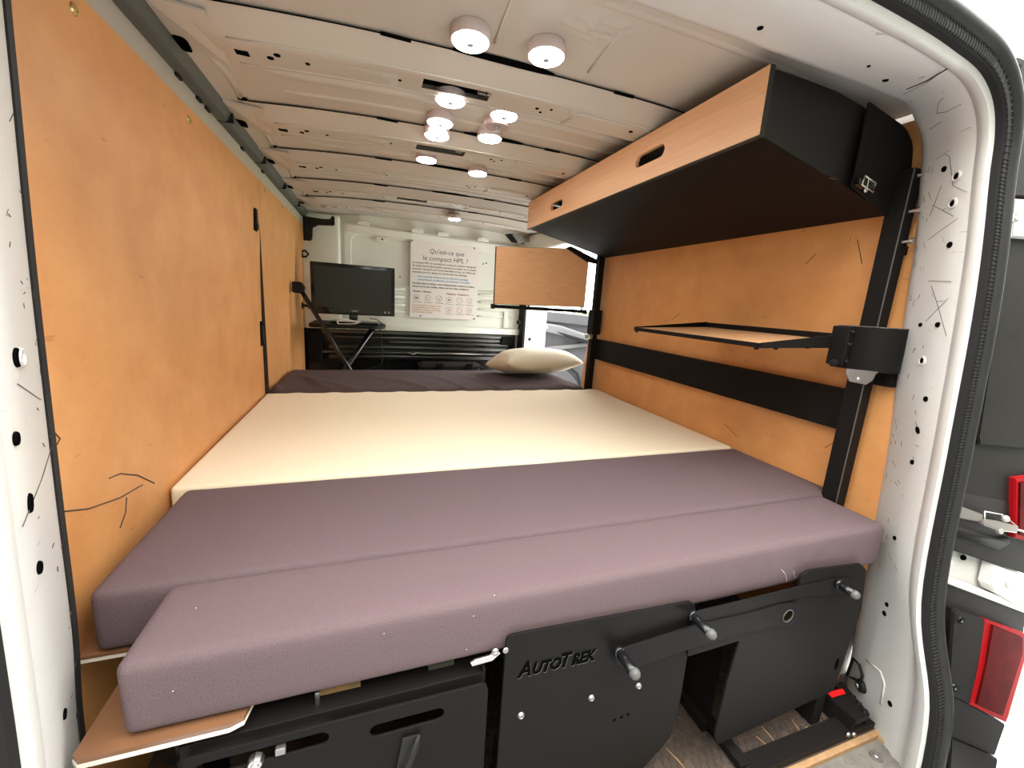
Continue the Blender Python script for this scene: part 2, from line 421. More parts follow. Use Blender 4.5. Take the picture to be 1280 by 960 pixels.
# ---- roof
def rz(x): return 1.462-0.030*(abs(x)/0.72)**2.4
bm = BM(); NX = 40; NY = 26; g = {}
for i in range(NX+1):
    for j in range(NY+1):
        x = -0.80+1.60*i/NX; y = 0.60+2.60*j/NY
        g[i,j] = bm.verts.new((x,y,rz(x)))
for i in range(NX):
    for j in range(NY): bm.faces.new((g[i,j],g[i+1,j],g[i+1,j+1],g[i,j+1]))
r_ = bmesh.ops.extrude_face_region(bm, geom=bm.faces[:]); bmesh.ops.translate(bm, verts=[v for v in r_['geom'] if isinstance(v, bmesh.types.BMVert)], vec=(0,0,0.06))
CE = struct('ceiling', bm, 'roof_paint', 'bare beige painted metal van roof with cross ribs', smooth=40)
# long beads pressed into the roof skin
def strip(name, m, x0, x1, yc, w, dz, n=24, skew=0.0):
    """a low half-round bead under the roof skin along x"""
    bm = BM(); rows = []
    for i in range(n+1):
        x = x0+(x1-x0)*i/n; z = rz(x); e = min(1, (x-x0)/.03, (x1-x)/.03)
        rows.append([bm.verts.new((x, yc+skew*(x-x0)+w*t, z-dz*h*max(e,.0)+.001)) for t, h in ((-.5,0),(-.3,.8),(0,1),(.3,.8),(.5,0))])
    for a, b in zip(rows, rows[1:]):
        for k in range(4): bm.faces.new((a[k],a[k+1],b[k+1],b[k]))
    return obj(name, bm, m, CE, smooth=True)
ribs_y = [PZ((630,79),1.455).y, PZ((560,163),1.455).y, PZ((555,210),1.455).y, PZ((555,242),1.455).y, PZ((500,254),1.455).y]
slots = {0:(-0.265,-0.105), 1:(-0.235,-0.075), 3:(-0.25,-0.10)}
gaps = {0:(-0.215,0.02), 1:(-0.10,0.10), 2:(-0.16,0.03), 3:(-0.09,0.10)}
def rib(y0, idx):
    W_ = 0.165; D = 0.034
    sx = slots.get(idx); xs = [-0.705]
    n = 36
    xs = sorted(set([-0.705+1.41*i/n for i in range(n+1)] + (list(sx) if sx else [])))
    prof = [(0,0.004),(0.020,0.007),(0.058,D),(0.078,D+.001),(0.122,D+.001),(0.146,D),(0.160,0.010),(W_,0.003)]
    bm = BM(); rows = []
    for x in xs:
        e = min(1, (0.705-abs(x))/0.05)
        rows.append([bm.verts.new((x, y0+a, rz(x)-d*(0.35+0.65*e) if k not in (0,7) else rz(x)-d)) for k, (a, d) in enumerate(prof)])
    for i in range(len(xs)-1):
        for k in range(7):
            if sx and k == 3 and sx[0]-1e-6 <= xs[i] and xs[i+1] <= sx[1]+1e-6: continue
            f = bm.faces.new((rows[i][k],rows[i][k+1],rows[i+1][k+1],rows[i+1][k])); f.material_index = 1 if k == 1 else 0  # rear slope of the rib gets its shading from a darker colour
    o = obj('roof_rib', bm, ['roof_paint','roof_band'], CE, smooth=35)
    # dark backing seen through the slot
    if sx:
        bm = BM()
        for i in range(len(xs)-1):
            if sx[0]-1e-6 <= xs[i] and xs[i+1] <= sx[1]+1e-6:
                a, b = xs[i], xs[i+1]
                bm.faces.new([bm.verts.new(p) for p in ((a,y0+.070,rz(a)-.018),(b,y0+.070,rz(b)-.018),(b,y0+.14,rz(b)-.018),(a,y0+.14,rz(a)-.018))])
        obj('slot_backing', bm, 'dark_hole', o)
        xm = sx[1]-.03
        obj('clip', bxm(xm, xm+.02, y0+.092, y0+.10, rz(xm)-.034, rz(xm)-.019, 0.001), 'steel_dull', o)
    # small punched holes, left and right
    for dx, dy, r in ((-.655,.105,.0),( -.575,.108,.007),(-.56,.092,.007),(-.505,.108,.005),(-.375,.112,.005),(-.315,.107,.004),(0.02,.10,.005),(0.055,.09,.004),(0.035,.115,.004),(.30,.10,.006),(.45,.10,.005)):
        if r: obj('hole', disc(BM(), (dx, y0+dy, rz(dx)-D-.0015), (0,0,-1), r, 0.0008, 10), 'dark_hole', o)
    x = -.625; obj('square_hole', bxm(x-.012, x+.012, y0+.095, y0+.113, rz(x)-D-.002, rz(x)-D+.004), 'dark_hole', o)
    # raised tongue stamped in the rib
    bm = BM(); box(bm, -.355, -.335, y0+.100, y0+.128, rz(-.345)-D-.007, rz(-.345)-D+.003, 0.003)
    obj('stamped_tongue', bm, 'roof_paint', o)
    bm = BM(); box(bm, -.45, -.32, y0+.086, y0+.136, rz(-.385)-D-.0035, rz(-.385)-D+.004, 0.0034); obj('stamped_boss', bm, 'roof_paint', o, smooth=40)
    # flange gap: dark line between skin and rib, with wider mouths
    bm = BM()
    for i in range(28):
        a = -0.69+1.38*i/28; b = -0.69+1.38*(i+1)/28
        h = 0.0006
        bm.faces.new([bm.verts.new(p) for p in ((a,y0-h,rz(a)-.0042),(b,y0-h,rz(b)-.0042),(b,y0+h,rz(b)-.0062),(a,y0+h,rz(a)-.0062))])
    obj('flange_line', bm, 'dark_hole', o)
    for a, b in ((-.36,-.30),(.18,.235)):
        obj('flange_mouth', bxm(a, b, y0-.002, y0+.004, rz(a)-.0072, rz(a)-.003), 'dark_hole', o)
    if idx in gaps:
        a, b = gaps[idx]; xm = (a+b)/2
        bm = BM(); n = 8; R0 = []
        for i in range(n+1):
            x = a+(b-a)*i/n; w = .011*math.sin(math.pi*min(1,max(0,i/n)))**.4+.001
            R0.append((bm.verts.new((x,y0-w,rz(x)-.002)), bm.verts.new((x,y0+w*.5,rz(x)-.0066))))
        for (p,q),(s,t) in zip(R0, R0[1:]): bm.faces.new((p,q,t,s))
        obj('flange_gap', bm, 'dark_hole', o)
    bm = BM(); tube(bm, [(x, y0+.150, rz(x)-D*.96) for x in [-.64+1.28*i/20 for i in range(21)]], .0032, 6); obj('edge_bead', bm, 'roof_paint', o, smooth=True)
    bm = BM(); tube(bm, [(x, y0+.058, rz(x)-D*.98) for x in [-.64+1.28*i/20 for i in range(21)]], .0022, 6); obj('edge_bead', bm, 'roof_paint', o, smooth=True)
    # recessed patch on the right half
    x0, x1 = 0.10, 0.52
    bm = BM(); tube(bm, [(x0,y0+.07,rz(x0)-D-.001),(x0+.02,y0+.11,rz(x0)-D-.001),(x0+.01,y0+.15,rz(x0)-D)], 0.004, 6); tube(bm, [(x0+.02,y0+.075,rz(.2)-D-.001),(x0+.2,y0+.073,rz(.3)-D-.001),(x1,y0+.07,rz(x1)-D-.001)], 0.003, 6)
    obj('pressed_bead', bm, 'roof_paint', o, smooth=True)
    # left foot: gusset with its black opening
    bm = BM(); v = [bm.verts.new(p) for p in ((-.755,y0+.02,1.432),(-.755,y0+.165,1.432),(-.66,y0+.165,rz(-.66)-D),(-.66,y0+.02,rz(-.66)-.012),(-.755,y0+.02,1.425),(-.755,y0+.165,1.425),(-.66,y0+.165,rz(-.66)-D-.004),(-.66,y0+.02,rz(-.66)-.016))]
    for q in ((0,1,2,3),(4,5,6,7),(0,1,5,4),(1,2,6,5),(2,3,7,6),(3,0,4,7)): bm.faces.new([v[i] for i in q])
    obj('gusset', bm, 'roof_paint', o)
    gz = lambda x: 1.425+(x+.755)/.095*(rz(-.66)-D-.004-1.425)
    hp = [PZ(p, 1.418) for p in ((213,47),(228,46),(234,50),(242,66),(229,67))]
    bm = plate([rounded([(p.x, p.y-ribs_y[0]+y0) for p in hp], .01)], .001, M_XY(0))
    for v in bm.vertices: v.co.z += gz(v.co.x)-.0012
    obj('gusset_opening', bm, 'dark_hole', o)
    return o
for i, y0 in enumerate(ribs_y): rib(y0, i)
for i, (a, b) in enumerate(zip(ribs_y, ribs_y[1:])):
    strip('roof_bead', 'roof_paint', -.62, .60, a+.165+(b-a-.165)*.35, 0.030, 0.009)
    strip('roof_bead', 'roof_paint', -.60, .60, a+.165+(b-a-.165)*.72, 0.022, 0.006)
    # side flute at the left roof edge
    bm = BM(); tube(bm, [(-.715,a+.18,1.436),(-.70,(a+b)/2+.08,1.436),(-.705,b-.01,1.436)], 0.008, 8); obj('roof_edge_flute', bm, 'roof_paint', CE, smooth=True)
    obj('edge_gap', bxm(-.712, -.690, b-.012, b, 1.428, 1.434, 0.002), 'dark_hole', CE)
strip('roof_bead', 'roof_paint', -.55, .55, .74, 0.02, 0.003)
# dent and seams in the first bay
bm = BM()
q0 = PZ((745,35), 1.462)
n = 18; gg = {}
for i in range(n+1):
    for j in range(n+1):
        u_, v_ = i/n*2-1, j/n*2-1
        w = max(0, 1-u_*u_)*max(0, 1-v_*v_)
        x, y = q0.x+u_*.075, q0.y+v_*.045
        gg[i,j] = bm.verts.new((x, y, rz(x)+.001-w*(.007+.010*noise.noise(Vector((x*45,y*60,2)))) ))
for i in range(n):
    for j in range(n): bm.faces.new((gg[i,j],gg[i+1,j],gg[i+1,j+1],gg[i,j+1]))
obj('dent', bm, 'roof_paint', CE, smooth=True)
for a, b in (((640,0),(618,55)),((775,42),(735,92))):
    A, B = PZ(a,1.458), PZ(b,1.458)
    obj('pressed_line', tube(BM(), [Vector((v.x,v.y,rz(v.x)-.001)) for v in (A,A.lerp(B,.5),B)], 0.003, 6), 'roof_paint', CE, smooth=True)
# ---- rear door frame (body opening): swept profile from floor right, over the header, down the left
IR = [(.802,.542,-.03),(.802,.565,.33),(.802,.577,.49),(.797,.586,.69),(.776,.60,.942),(.765,.61,1.132),(.758,.62,1.227),(.742,.625,1.316),(.719,.63,1.357),(.679,.64,1.398),(.60,.64,1.404),(.45,.64,1.406),(.25,.64,1.408),(.10,.64,1.408)]
OR = [(.70,.350,-.03),(.692,.365,.18),(.690,.420,.385),(.690,.444,.70),(.690,.46,.933),(.690,.474,1.081),(.690,.492,1.22),(.683,.497,1.29),(.655,.498,1.338),(.60,.498,1.370),(.52,.498,1.384),(.42,.498,1.394),(.25,.498,1.402),(.10,.498,1.403)]
IL = [(-.77,.60,-.03),(-.76,.60,.33),(-.752,.605,.49),(-.748,.61,.69),(-.744,.62,.942),(-.74,.63,1.132),(-.735,.63,1.227),(-.728,.63,1.316),(-.71,.63,1.357),(-.679,.64,1.398),(-.60,.64,1.404),(-.45,.64,1.406),(-.25,.64,1.408),(-.10,.64,1.408)]
OL = [(-x,y,z) for x,y,z in OR]
II = [Vector(p) for p in IR + IL[::-1]]; OO = [Vector(p) for p in OR + OL[::-1]]
# denser, smoothed path
def densify(P, n=6):
    out = []
    for i in range(len(P)-1):
        p0, p1, p2, p3 = P[max(i-1,0)], P[i], P[i+1], P[min(i+2,len(P)-1)]
        for k in range(n):
            t = k/n
            out.append(0.5*((2*p1)+(p2-p0)*t+(2*p0-5*p1+4*p2-p3)*t*t+(3*p1-p0-3*p2+p3)*t**3))
    out.append(P[-1]); return out
II, OO = densify(II), densify(OO)
OUT = []                                   # outward direction in the door plane
for k in range(len(OO)):
    t = OO[min(k+1,len(OO)-1)]-OO[max(k-1,0)]; t.y = 0; t.normalize()
    OUT.append(Vector((t.z, 0, -t.x)))      # path goes up the right side, so outward is to the right
DF = None
def sweep(offs, closed=False):
    """offs(k) -> list of points at station k"""
    bm = BM(); rows = [[bm.verts.new(p) for p in offs(k)] for k in range(len(OO))]
    m = len(rows[0])
    for a, b in zip(rows, rows[1:]):
        for i in range(m if closed else m-1): bm.faces.new((a[i],a[(i+1)%m],b[(i+1)%m],b[i]))
    if closed: bm.faces.new(rows[0]); bm.faces.new(rows[-1][::-1])
    return bm
def jamb(k):
    I, O, w = II[k], OO[k], OUT[k]
    n = -w
    d = O-I
    return [I+w*.05+Vector((0,.03,0)), I+w*.012+Vector((0,.012,0)), I+n*.002, I+d*.08+n*.004, I+d*.45+n*.004, I+d*.74+n*.003, I+d*.80-n*.003, I+d*.86+n*.004, I+d*.94+n*.008, O+n*.004, O+w*.004+Vector((0,-.004,0)), O+w*.03, I+w*.10]
DF = struct('door_1', sweep(jamb, True), 'white_paint', 'white scratched metal frame of the rear door opening', smooth=50)
# dark filler strip between left pillar and lining
bm = BM()
for k in range(len(II)):
    pass
st = [k for k in range(len(II)) if II[k].x < -.70 and II[k].z < 1.36]
rows = []
for k in st:
    p = II[k]; rows.append([bm.verts.new(v) for v in (p+Vector((-.01,.004,0)), p+Vector((.0015,.005,0)), p+Vector((.001,.014,0)), p+Vector((-.01,.014,0)))])
for a, b in zip(rows, rows[1:]):
    for i in range(3): bm.faces.new((a[i],a[i+1],b[i+1],b[i]))
obj('edge_trim', bm, 'rubber', DF)
# rubber weatherstrip: ribbed grip and smooth bulb
def grip(k):
    O, w = OO[k], OUT[k]
    return [O+w*(.004+.022*t)+Vector((0,-.004-.014*h,0)) for t, h in ((0,0),(.05,.7),(.25,1),(.7,1),(.95,.8),(1,0))]
def bulb(k):
    O, w = OO[k], OUT[k]; c = O+w*.037+Vector((0,-.010,0))
    return [c+w*(.0135*math.cos(a))+Vector((0,.016*math.sin(a),0)) for a in [2*math.pi*i/12 for i in range(12)]]
SE = obj('weatherstrip', sweep(bulb, True), 'rubber', DF, smooth=60)
obj('ribbed_grip', sweep(grip, True), 'rubber_rib', SE, smooth=30)
bm = BM(); acc = 0
for k in range(len(OO)-1):                  # fine ribs across the grip
    A, B = OO[k], OO[k+1]; L = (B-A).length
    if A.x < 0.3 and A.z > 1.3 or A.x < 0: continue
    n = max(1, int(L/0.006))
    for i in range(n):
        t = i/n; P = A.lerp(B,t); w = OUT[k].lerp(OUT[k+1],t)
        d = (B-A).normalized()*.0013
        for_ = [P+w*.006+Vector((0,-.0175,0)), P+w*.023+Vector((0,-.0175,0))]
        v = [bm.verts.new(q) for q in (for_[0]-d, for_[1]-d, for_[1]+d, for_[0]+d)]
        u2 = [bm.verts.new(q+Vector((0,-.0018,0))) for q in (for_[0]-d*.4, for_[1]-d*.4, for_[1]+d*.4, for_[0]+d*.4)]
        bm.faces.new(u2)
        for j in range(4): bm.faces.new((v[j],v[(j+1)%4],u2[(j+1)%4],u2[j]))
o = obj('grip_ribs', bm, 'rubber_rib', SE); o['kind'] = 'stuff'
# outer rear body skin beyond the seal, left and top
def outer(k):
    O, w = OO[k], OUT[k]
    return [O+w*.028+Vector((0,.006,0)), O+w*.046+Vector((0,.004,0)), O+w*.050+Vector((0,.010,0)), O+w*.052+Vector((0,.014,0)), O+w*.052+Vector((0,.022,0)), O+w*.030+Vector((0,.016,0))]
o = obj('outer_skin', sweep(outer, True), 'plastic_black', DF, smooth=40)
# holes punched in the pillars: projected on the jamb surface
def jamb_point(p):
    """nearest hit of a pixel ray with the strip between II and OO"""
    d = ray(*p); best = None
    from mathutils.geometry import intersect_ray_tri
    for k in range(len(II)-1):
        for tri in ((II[k],OO[k],OO[k+1]),(II[k],OO[k+1],II[k+1])):
            h = intersect_ray_tri(*tri, d, CAM, True)
            if h is not None:
                nn = (tri[1]-tri[0]).cross(tri[2]-tri[0]).normalized()
                if nn.dot(d) > 0: nn = -nn
                if best is None or (h-CAM).length < (best[0]-CAM).length: best = (h, nn)
    return best
for p, r, el in (((1183,211),.0058,1),((1199,220),.006,1),((1194,254),.006,1),((1190,306),.006,1),((1153.5,406),.0045,1),((1175,406),.0055,1),((1156,451),.006,1),((1160,499),.006,1),((1150,538),.0085,.6),((1143,578),.0055,1),((1121,673),.005,1),((1111,756),.005,1),((1108,767),.006,1),((1115,880),.006,1),
                 ((951,31),.005,1),((1108,97),.005,1),((1087,79),.003,1),
                 ((13,447),.010,1),((12,549),.007,1),((30,630),.010,.55),((42,711),.007,1),((74,895),.006,1)):
    h = jamb_point(p)
    if h:
        q = h[0]+h[1]*.0045
        if el != 1: obj('hole', disc(BM(), q, h[1], r, .0012, 14, r*el), 'dark_hole', DF)
        else: obj('hole', disc(BM(), q, h[1], r, .0012, 14), 'dark_hole', DF)
for p in ((1199,220),(1194,254),(1156,451),(17,447)):
    h = jamb_point(p)
    if h: obj('hole_collar', lathe(BM(), [(.0062,.0),(.0072,.003),(.0095,.003),(.011,-.001)], 16, axis_matrix(h[0]+h[1]*.004, h[1])), 'white_paint', DF, smooth=True)
# scratch marks on the right pillar and header
rs = random.Random(3)
SCR = [[(1173,198),(1184,192),(1190,195),(1194,232),(1212,240)],[(1168,256),(1195,270)],[(1162,300),(1200,273)],[(1163,351),(1192,352)],[(1160,402),(1188,373)],[(1167,357),(1176,384),(1186,420)],[(1174,140),(1176,125),(1182,120)],[(1174,140),(1186,138),(1205,128)],[(1165,160),(1180,150)],[(1128,440),(1124,470)],[(1180,231),(1165,270)],
       [(1150,95),(1158,92)],[(1130,115),(1160,100),(1185,82)],[(4,150),(9,140)],[(20,660),(45,600),(58,560)],[(14,480),(44,500)],[(60,470),(66,490)],[(1100,500),(1106,480)],[(1112,450),(1130,446)]]
for s in SCR:
    hs = [jamb_point(p) for p in s]; hs = [h for h in hs if h]
    if len(hs) > 1: obj('scratch', tube(BM(), [h[0]+h[1]*.0042 for h in hs], .0004, 5), 'hair', DF)
for i in range(80):
    if i < 55: t = rs.random(); bx_, by_ = interp([(0,1160),(.3,1140),(.6,1118),(1,1085)],t), 200+t*560; p = (bx_+rs.random()*rs.random()*45, by_)
    else: t = rs.random(); p = (interp([(0,4),(.5,52),(1,100)],t)-rs.random()*rs.random()*34, 120+t*780)
    h = jamb_point(p); h2 = jamb_point((p[0]+rs.uniform(-3,4), p[1]+rs.uniform(2,9)))
    if h and h2: obj('scratch', tube(BM(), [h[0]+h[1]*.0046, h2[0]+h2[1]*.0046], rs.uniform(.0002,.0005), 4), 'hair', DF)
h = [jamb_point(p) for p in ((1087,140),(1110,117),(1135,108),(1160,98),(1190,80))]
obj('panel_seam', tube(BM(), [q[0]+q[1]*.0044 for q in h if q], .0012, 5), 'hair', DF)
# pressed outline of the lashing point
hs = [jamb_point(p) for p in ((1068,810),(1085,825),(1103,840),(1108,855),(1103,880))]
obj('pressed_outline', tube(BM(), [q[0]+q[1]*.003 for q in hs if q], .003, 6), 'white_paint', DF, smooth=True)
# ---- rear doors, both swung open to right angles
for n_, s_, lab in ((2, -1, 'left rear door of the van swung open'), (3, 1, 'right rear door of the van swung open')):
    a, b = sorted((s_*.965, s_*1.025))
    D = struct('door_%d' % n_, bxm(a, b, -.46, .255, -.12, 1.42, .015), 'white_paint', lab)
    xi = s_*.965
    obj('inner_trim', plate([rounded([(-.42,-.08),(.22,-.08),(.22,.62),(-.42,.62)], .04)], .02, M_YZ(xi-s_*.006), .004), 'plastic_black', D)
    obj('inner_trim', plate([rounded([(-.42,.70),(.22,.70),(.18,1.34),(-.40,1.36)], .06)], .012, M_YZ(xi-s_*.004), .003), 'plastic_black', D)
    obj('latch_handle', plate([oval(-.36,.66,.09,.03)], .03, M_YZ(xi-s_*.014), .004), 'plastic_black', D)
# ================================================================ rear corner outside the seal (right): trim, hinge, lamp
def PD(p, off=0.0):
    """pixel on the sloping rear face of the right corner pillar"""
    n = Vector((.214, 1, -.1405)); c0 = Vector((.84,.365,.334)); d = ray(*p)
    t = n.dot(c0-CAM)/n.dot(d); return CAM+d*t - n.normalized()*off
DN = -Vector((.214, 1, -.1405)).normalized()
def dface(name, poly, thick, m, parent, off=0.0, smooth=False, label=None):
    """a slab on that face: outline in pixels, thickness standing out towards the rear"""
    bm = BM(); P = [PD(p) if abs(p[0]) > 5 else Vector((p[0], .365-.214*(p[0]-.84)+.1405*(p[1]-.334), p[1])) for p in poly]   # pixels, or (x, z) on the face
    a = [bm.verts.new(p+DN*(off)) for p in P]; b = [bm.verts.new(p+DN*(off+thick)) for p in P]
    bm.faces.new(a[::-1]); bm.faces.new(b); N = len(P)
    for k in range(N): bm.faces.new((a[k],a[(k+1)%N],b[(k+1)%N],b[k]))
    bmesh.ops.bevel(bm, geom=[e for e in bm.edges if all(v in b for v in e.verts)], offset=min(.002,thick*.4), segments=2, affect='EDGES')
    return obj(name, bm, m, parent, label, smooth)
TR = struct('trim_4', bxm(0.80,0.83,0.52,0.53,0.2,0.21), 'plastic_black', 'black plastic corner trim outside the rear door seal')
dface('corner_body', [(.735,-.30),(.955,-.30),(.955,1.30),(.93,1.42),(.88,1.465),(.735,1.455)], .03, 'white_paint', TR, -.066)
dface('upper_trim', [(.735,.502),(.955,.437),(.955,1.30),(.93,1.40),(.88,1.450),(.80,1.466),(.742,1.455)], .026, 'plastic_black', TR, -.034)
dface('upper_cap', [(.794,1.206),(.788,1.43),(.80,1.452),(.87,1.436),(.912,1.39),(.938,1.29),(.940,1.212)], .006, 'plastic_black', TR, -.008)
dface('trim_step', [(.790,.936),(.945,.925),(.945,.722),(.88,.715),(.78,.719),(.775,.735)], .008, 'plastic_black', TR, -.008)
dface('strap_pocket', [(1205,616),(1265,628),(1272,640),(1262,672),(1250,680),(1192,660)], .0015, 'black_steel_soft', TR, -.0085)
dface('pocket_lip', [(1194,655),(1250,676),(1262,672),(1264,680),(1250,688),(1190,667)], .008, 'plastic_black', TR, -.008, smooth=True)
dface('hinge_pocket', [(.727,.504),(.955,.437),(.955,.352),(.719,.435)], .004, 'white_paint', TR, -.036)
dface('pocket_floor', [(.735,.445),(.85,.405),(.955,.370),(.955,.352),(.725,.434)], .020, 'white_paint', TR, -.028)
dface('pocket_side', [(1183,690),(1192,690),(1188,728),(1179,728)], .022, 'white_paint', TR, -.028)
dface('lower_trim', [(.725,.434),(.955,.352),(.955,.295),(.931,.315),(.828,.350),(.752,.377),(.757,.19),(.742,.19),(.735,.40)], .020, 'plastic_black', TR, -.034)
dface('bumper_step', [(1184,866),(1212,882),(1256,905),(1242,944),(1186,920)], .014, 'plastic_black', TR, -.012)
dface('bumper_corner', [(1184,920),(1242,945),(1236,985),(1180,985)], .020, 'plastic_black', TR, -.012)
dface('pillar_core', [(.745,.38),(.94,.32),(.925,.17),(.876,.02),(.86,-.05),(.76,-.05)], .016, 'plastic_black', TR, -.034)
# hinges
for nm, poly, lab in (('upper', [(.803,1.200),(.940,1.206),(.940,1.130),(.806,1.129)], 'white painted upper rear door hinge in the black corner trim'), ('lower', [(.85,.466),(.945,.435),(.945,.366),(.90,.384),(.852,.408),(.843,.424)], 'white painted lower rear door hinge above the tail lamp')):
    t = dface('hinge', poly, .022 if nm == 'lower' else .012, 'white_paint', TR, -.026 if nm == 'lower' else -.010, smooth=30, label=lab)
    q = PD((1268,273) if nm == 'upper' else (1262,730), .0)
    obj('bolt', lathe(BM(), [(0,.005),(.004,.005),(.005,.002),(.009,.002),(.009,0)], 12, axis_matrix(q, DN)), 'white_paint', t, smooth=40)
q = PD((1222,704), -.024); obj('hole', disc(BM(), q, DN, .006, .002), 'dark_hole', TR)
q = PD((1190,704), -.004); obj('bolt', lathe(BM(), [(0,.004),(.004,.004),(.006,0)], 12, axis_matrix(q, DN)), 'white_paint', TR)
# door check strap
c_ = PD((1225,645), .01)
t = thing('door_check_strap', 'grey metal door check link crossing the black pocket', 'strap', c_)
def dtube(pts, r, off): return tube(BM(), [PD(p, off) for p in pts], r, 8)
bm = BM(); A, B = PD((1190,637),.006), PD((1222,650),.006)
dface('strap_bar', [(1192,630),(1222,641),(1221,651),(1190,645)], .006, 'steel_dull', t, .004)
obj('wire_frame', dtube([(1223,637),(1245,641),(1264,656),(1262,663),(1240,660),(1223,654),(1223,637)], .0012, .010), 'steel', t, smooth=True)
dface('lever', [(1219,646),(1240,649),(1264,655),(1263,663),(1240,661),(1218,652)], .006, 'steel_dull', t, .006)
obj('bolt', lathe(BM(), [(0,.008),(.005,.008),(.007,.005),(.007,0)], 12, axis_matrix(PD((1246,645),.010), DN)), 'steel', t, smooth=40)
obj('nut', lathe(BM(), [(0,.006),(.006,.006),(.007,0)], 6, axis_matrix(PD((1241,661),.008), DN)), 'steel', t)
obj('rod', dtube([(1262,659),(1275,663),(1292,668)], .0022, .008), 'steel', t, smooth=True)
# tail lamp
t = thing('tail_lamp', 'red tail lamp with black screwed carrier outside the door seal', 'lamp', PD((1220,830)))
dface('carrier', [(1191,764),(1196,761),(1230,774),(1226,800),(1218,845),(1210.6,880),(1186,868),(1184,862)], .006, 'plastic_black', t, -.004)
dface('red_border', [(1229,773),(1282,792),(1283,815),(1257,903),(1210,880),(1222,830)], .008, 'red_lens', t, -.006)
dface('red_lens', [(1237,779),(1275,795),(1275,815),(1250,893),(1217,878),(1229,830)], .005, 'red_lens_dark', t, .0005)
dface('clear_lens', [(.934,.30),(.950,.29),(.945,.19),(.912,.122),(.911,.132)], .006, 'clear_lens', t, -.006)
for p in ((1199,774),(1191,858)):
    obj('screw', lathe(BM(), [(0,.001),(.003,.001),(.0045,.003),(.007,.003),(.008,0)], 14, axis_matrix(PD(p,.002), DN)), 'black_gloss', t, smooth=50)
t = thing('red_reflector', 'small upright red lens at the edge of the black corner trim', 'lamp', PD((1290,640)))
dface('red_border', [(.868,.652),(.93,.660),(.93,.515),(.880,.527)], .01, 'red_lens', t, -.008)
dface('red_lens', [(.876,.644),(.922,.650),(.922,.525),(.886,.535)], .003, 'red_lens_dark', t, .002)
# ================================================================ bulkhead
YB = 3.10
BU = struct('wall_front', bxm(-0.83, 0.76, YB, YB+.03, 0.69, 1.50), 'bulk_paint', 'white pressed-metal bulkhead between cargo space and cab')
fr = [(-.545,.70),(.735,.70),(.735,1.365),(.60,1.375),(-.545,1.40)]
inn = rounded([(-.50,1.01),(.66,1.01),(.66,1.29),(-.50,1.325)], .06, 6)
obj('pressed_frame', plate([fr, inn], .018, M_XZ(YB-.008), .006), 'bulk_paint', BU, smooth=40)
obj('side_post', bxm(-.80, -.565, YB-.055, YB, .69, 1.43, .02, 3), 'bulk_paint', BU, smooth=40)
for z, h in ((.985,.022),(.93,.026),(.875,.02),(.825,.016)):
    for x0, x1 in ((-.50,-.14),(.39,.68)):
        bm = BM(); tube(bm, [(x0,YB-.018,z),(x0+.03,YB-.022,z),(x1-.03,YB-.022,z),(x1,YB-.018,z)], [.004,h/2,h/2,.004], 10); obj('swage', bm, 'bulk_paint', BU, smooth=True)
obj('bottom_flange', bxm(-.53, .735, YB-.045, YB, .69, .735, .008), 'bulk_paint', BU, smooth=40)
obj('upright_bead', bxm(.60, .64, YB-.04, YB, .74, .87, .012), 'bulk_paint', BU, smooth=40)
obj('top_rail', plate([[(-.53,1.335),(.66,1.315),(.66,1.355),(-.53,1.385)]], .02, M_XZ(YB-.028), .004), 'bulk_paint', BU, smooth=40)
for x in (-.42,-.07,.11,.40):
    z = 1.392-.025*(x+.5)/1.1
    bm = BM(); box(bm, x-.04, x+.04, YB-.075, YB-.03, z-.006, z+.018, .004); tube(bm, [(x-.012,YB-.078,z+.008),(x-.012,YB-.085,z+.016),(x+.012,YB-.085,z+.016),(x+.012,YB-.078,z+.006)], .002, 5)
    obj('rail_tab', bm, 'bulk_paint', BU)
for x, z in ((-.34,1.352),(.30,1.325),(.05,1.30),(.36,1.30),(-.3,1.31)):
    obj('tab', bxm(x-.04, x+.04, YB-.030, YB-.01, z-.018, z+.012, .004), 'bulk_paint', BU)
    obj('hole', disc(BM(), (x,YB-.0305,z), (0,-1,0), .006, .001, 10), 'dark_hole', BU)
for p in ((500,346),(506,383),(507,386),(604,330),(608,329),(612,372)):
    q = PY(p, YB-.001); obj('hole', disc(BM(), q, (0,-1,0), .005, .001, 8), 'dark_hole', BU)
# lower, black part with horizontal pressings
LB = obj('lower_panel', bxm(-0.83, 0.76, YB+.06, YB+.08, -.25, 0.70), 'black_gloss', BU)
for z, y_, r, x0, x1 in ((.668,YB+.02,.018,-.73,.70),(.632,YB+.03,.012,-.62,.66),(.602,YB+.025,.008,-.25,.66),(.56,YB+.035,.012,-.66,.66),(.525,YB+.02,.007,-.70,.70),(.49,YB+.04,.016,-.66,.68)):
    bm = BM(); box(bm, x0, x1, y_-.02, y_+.05, z-r, z+r, r*.6, 3); obj('horizontal_pressing', bm, 'black_enamel', LB, smooth=50)
obj('end_bracket', bxm(.60, .70, YB-.01, YB+.05, .60, .672, .012), 'black_steel', LB)
obj('end_bracket', bxm(-.79, -.70, YB-.02, YB+.05, .45, .69, .012), 'black_steel', LB)
bm = BM(); tube(bm, [(-.15,YB+.0,.525),(-.12,YB-.02,.535),(-.08,YB-.02,.52),(-.05,YB,.53),(.0,YB-.01,.524),(.2,YB,.527),(.45,YB,.525)], .006, 6); obj('weld_seam', bm, 'steel_dull', LB, smooth=True)
tray = thing('plastic_case', 'black plastic carry case standing behind the bed head', 'case', (.15,2.86,.0))
obj('shell', bxm(-.06, .36, 2.78, 2.92, .001, .50, .03, 3), 'plastic_black', tray, smooth=40)
obj('rim', bxm(-.07, .37, 2.77, 2.93, .47, .485, .006), 'plastic_black', tray)
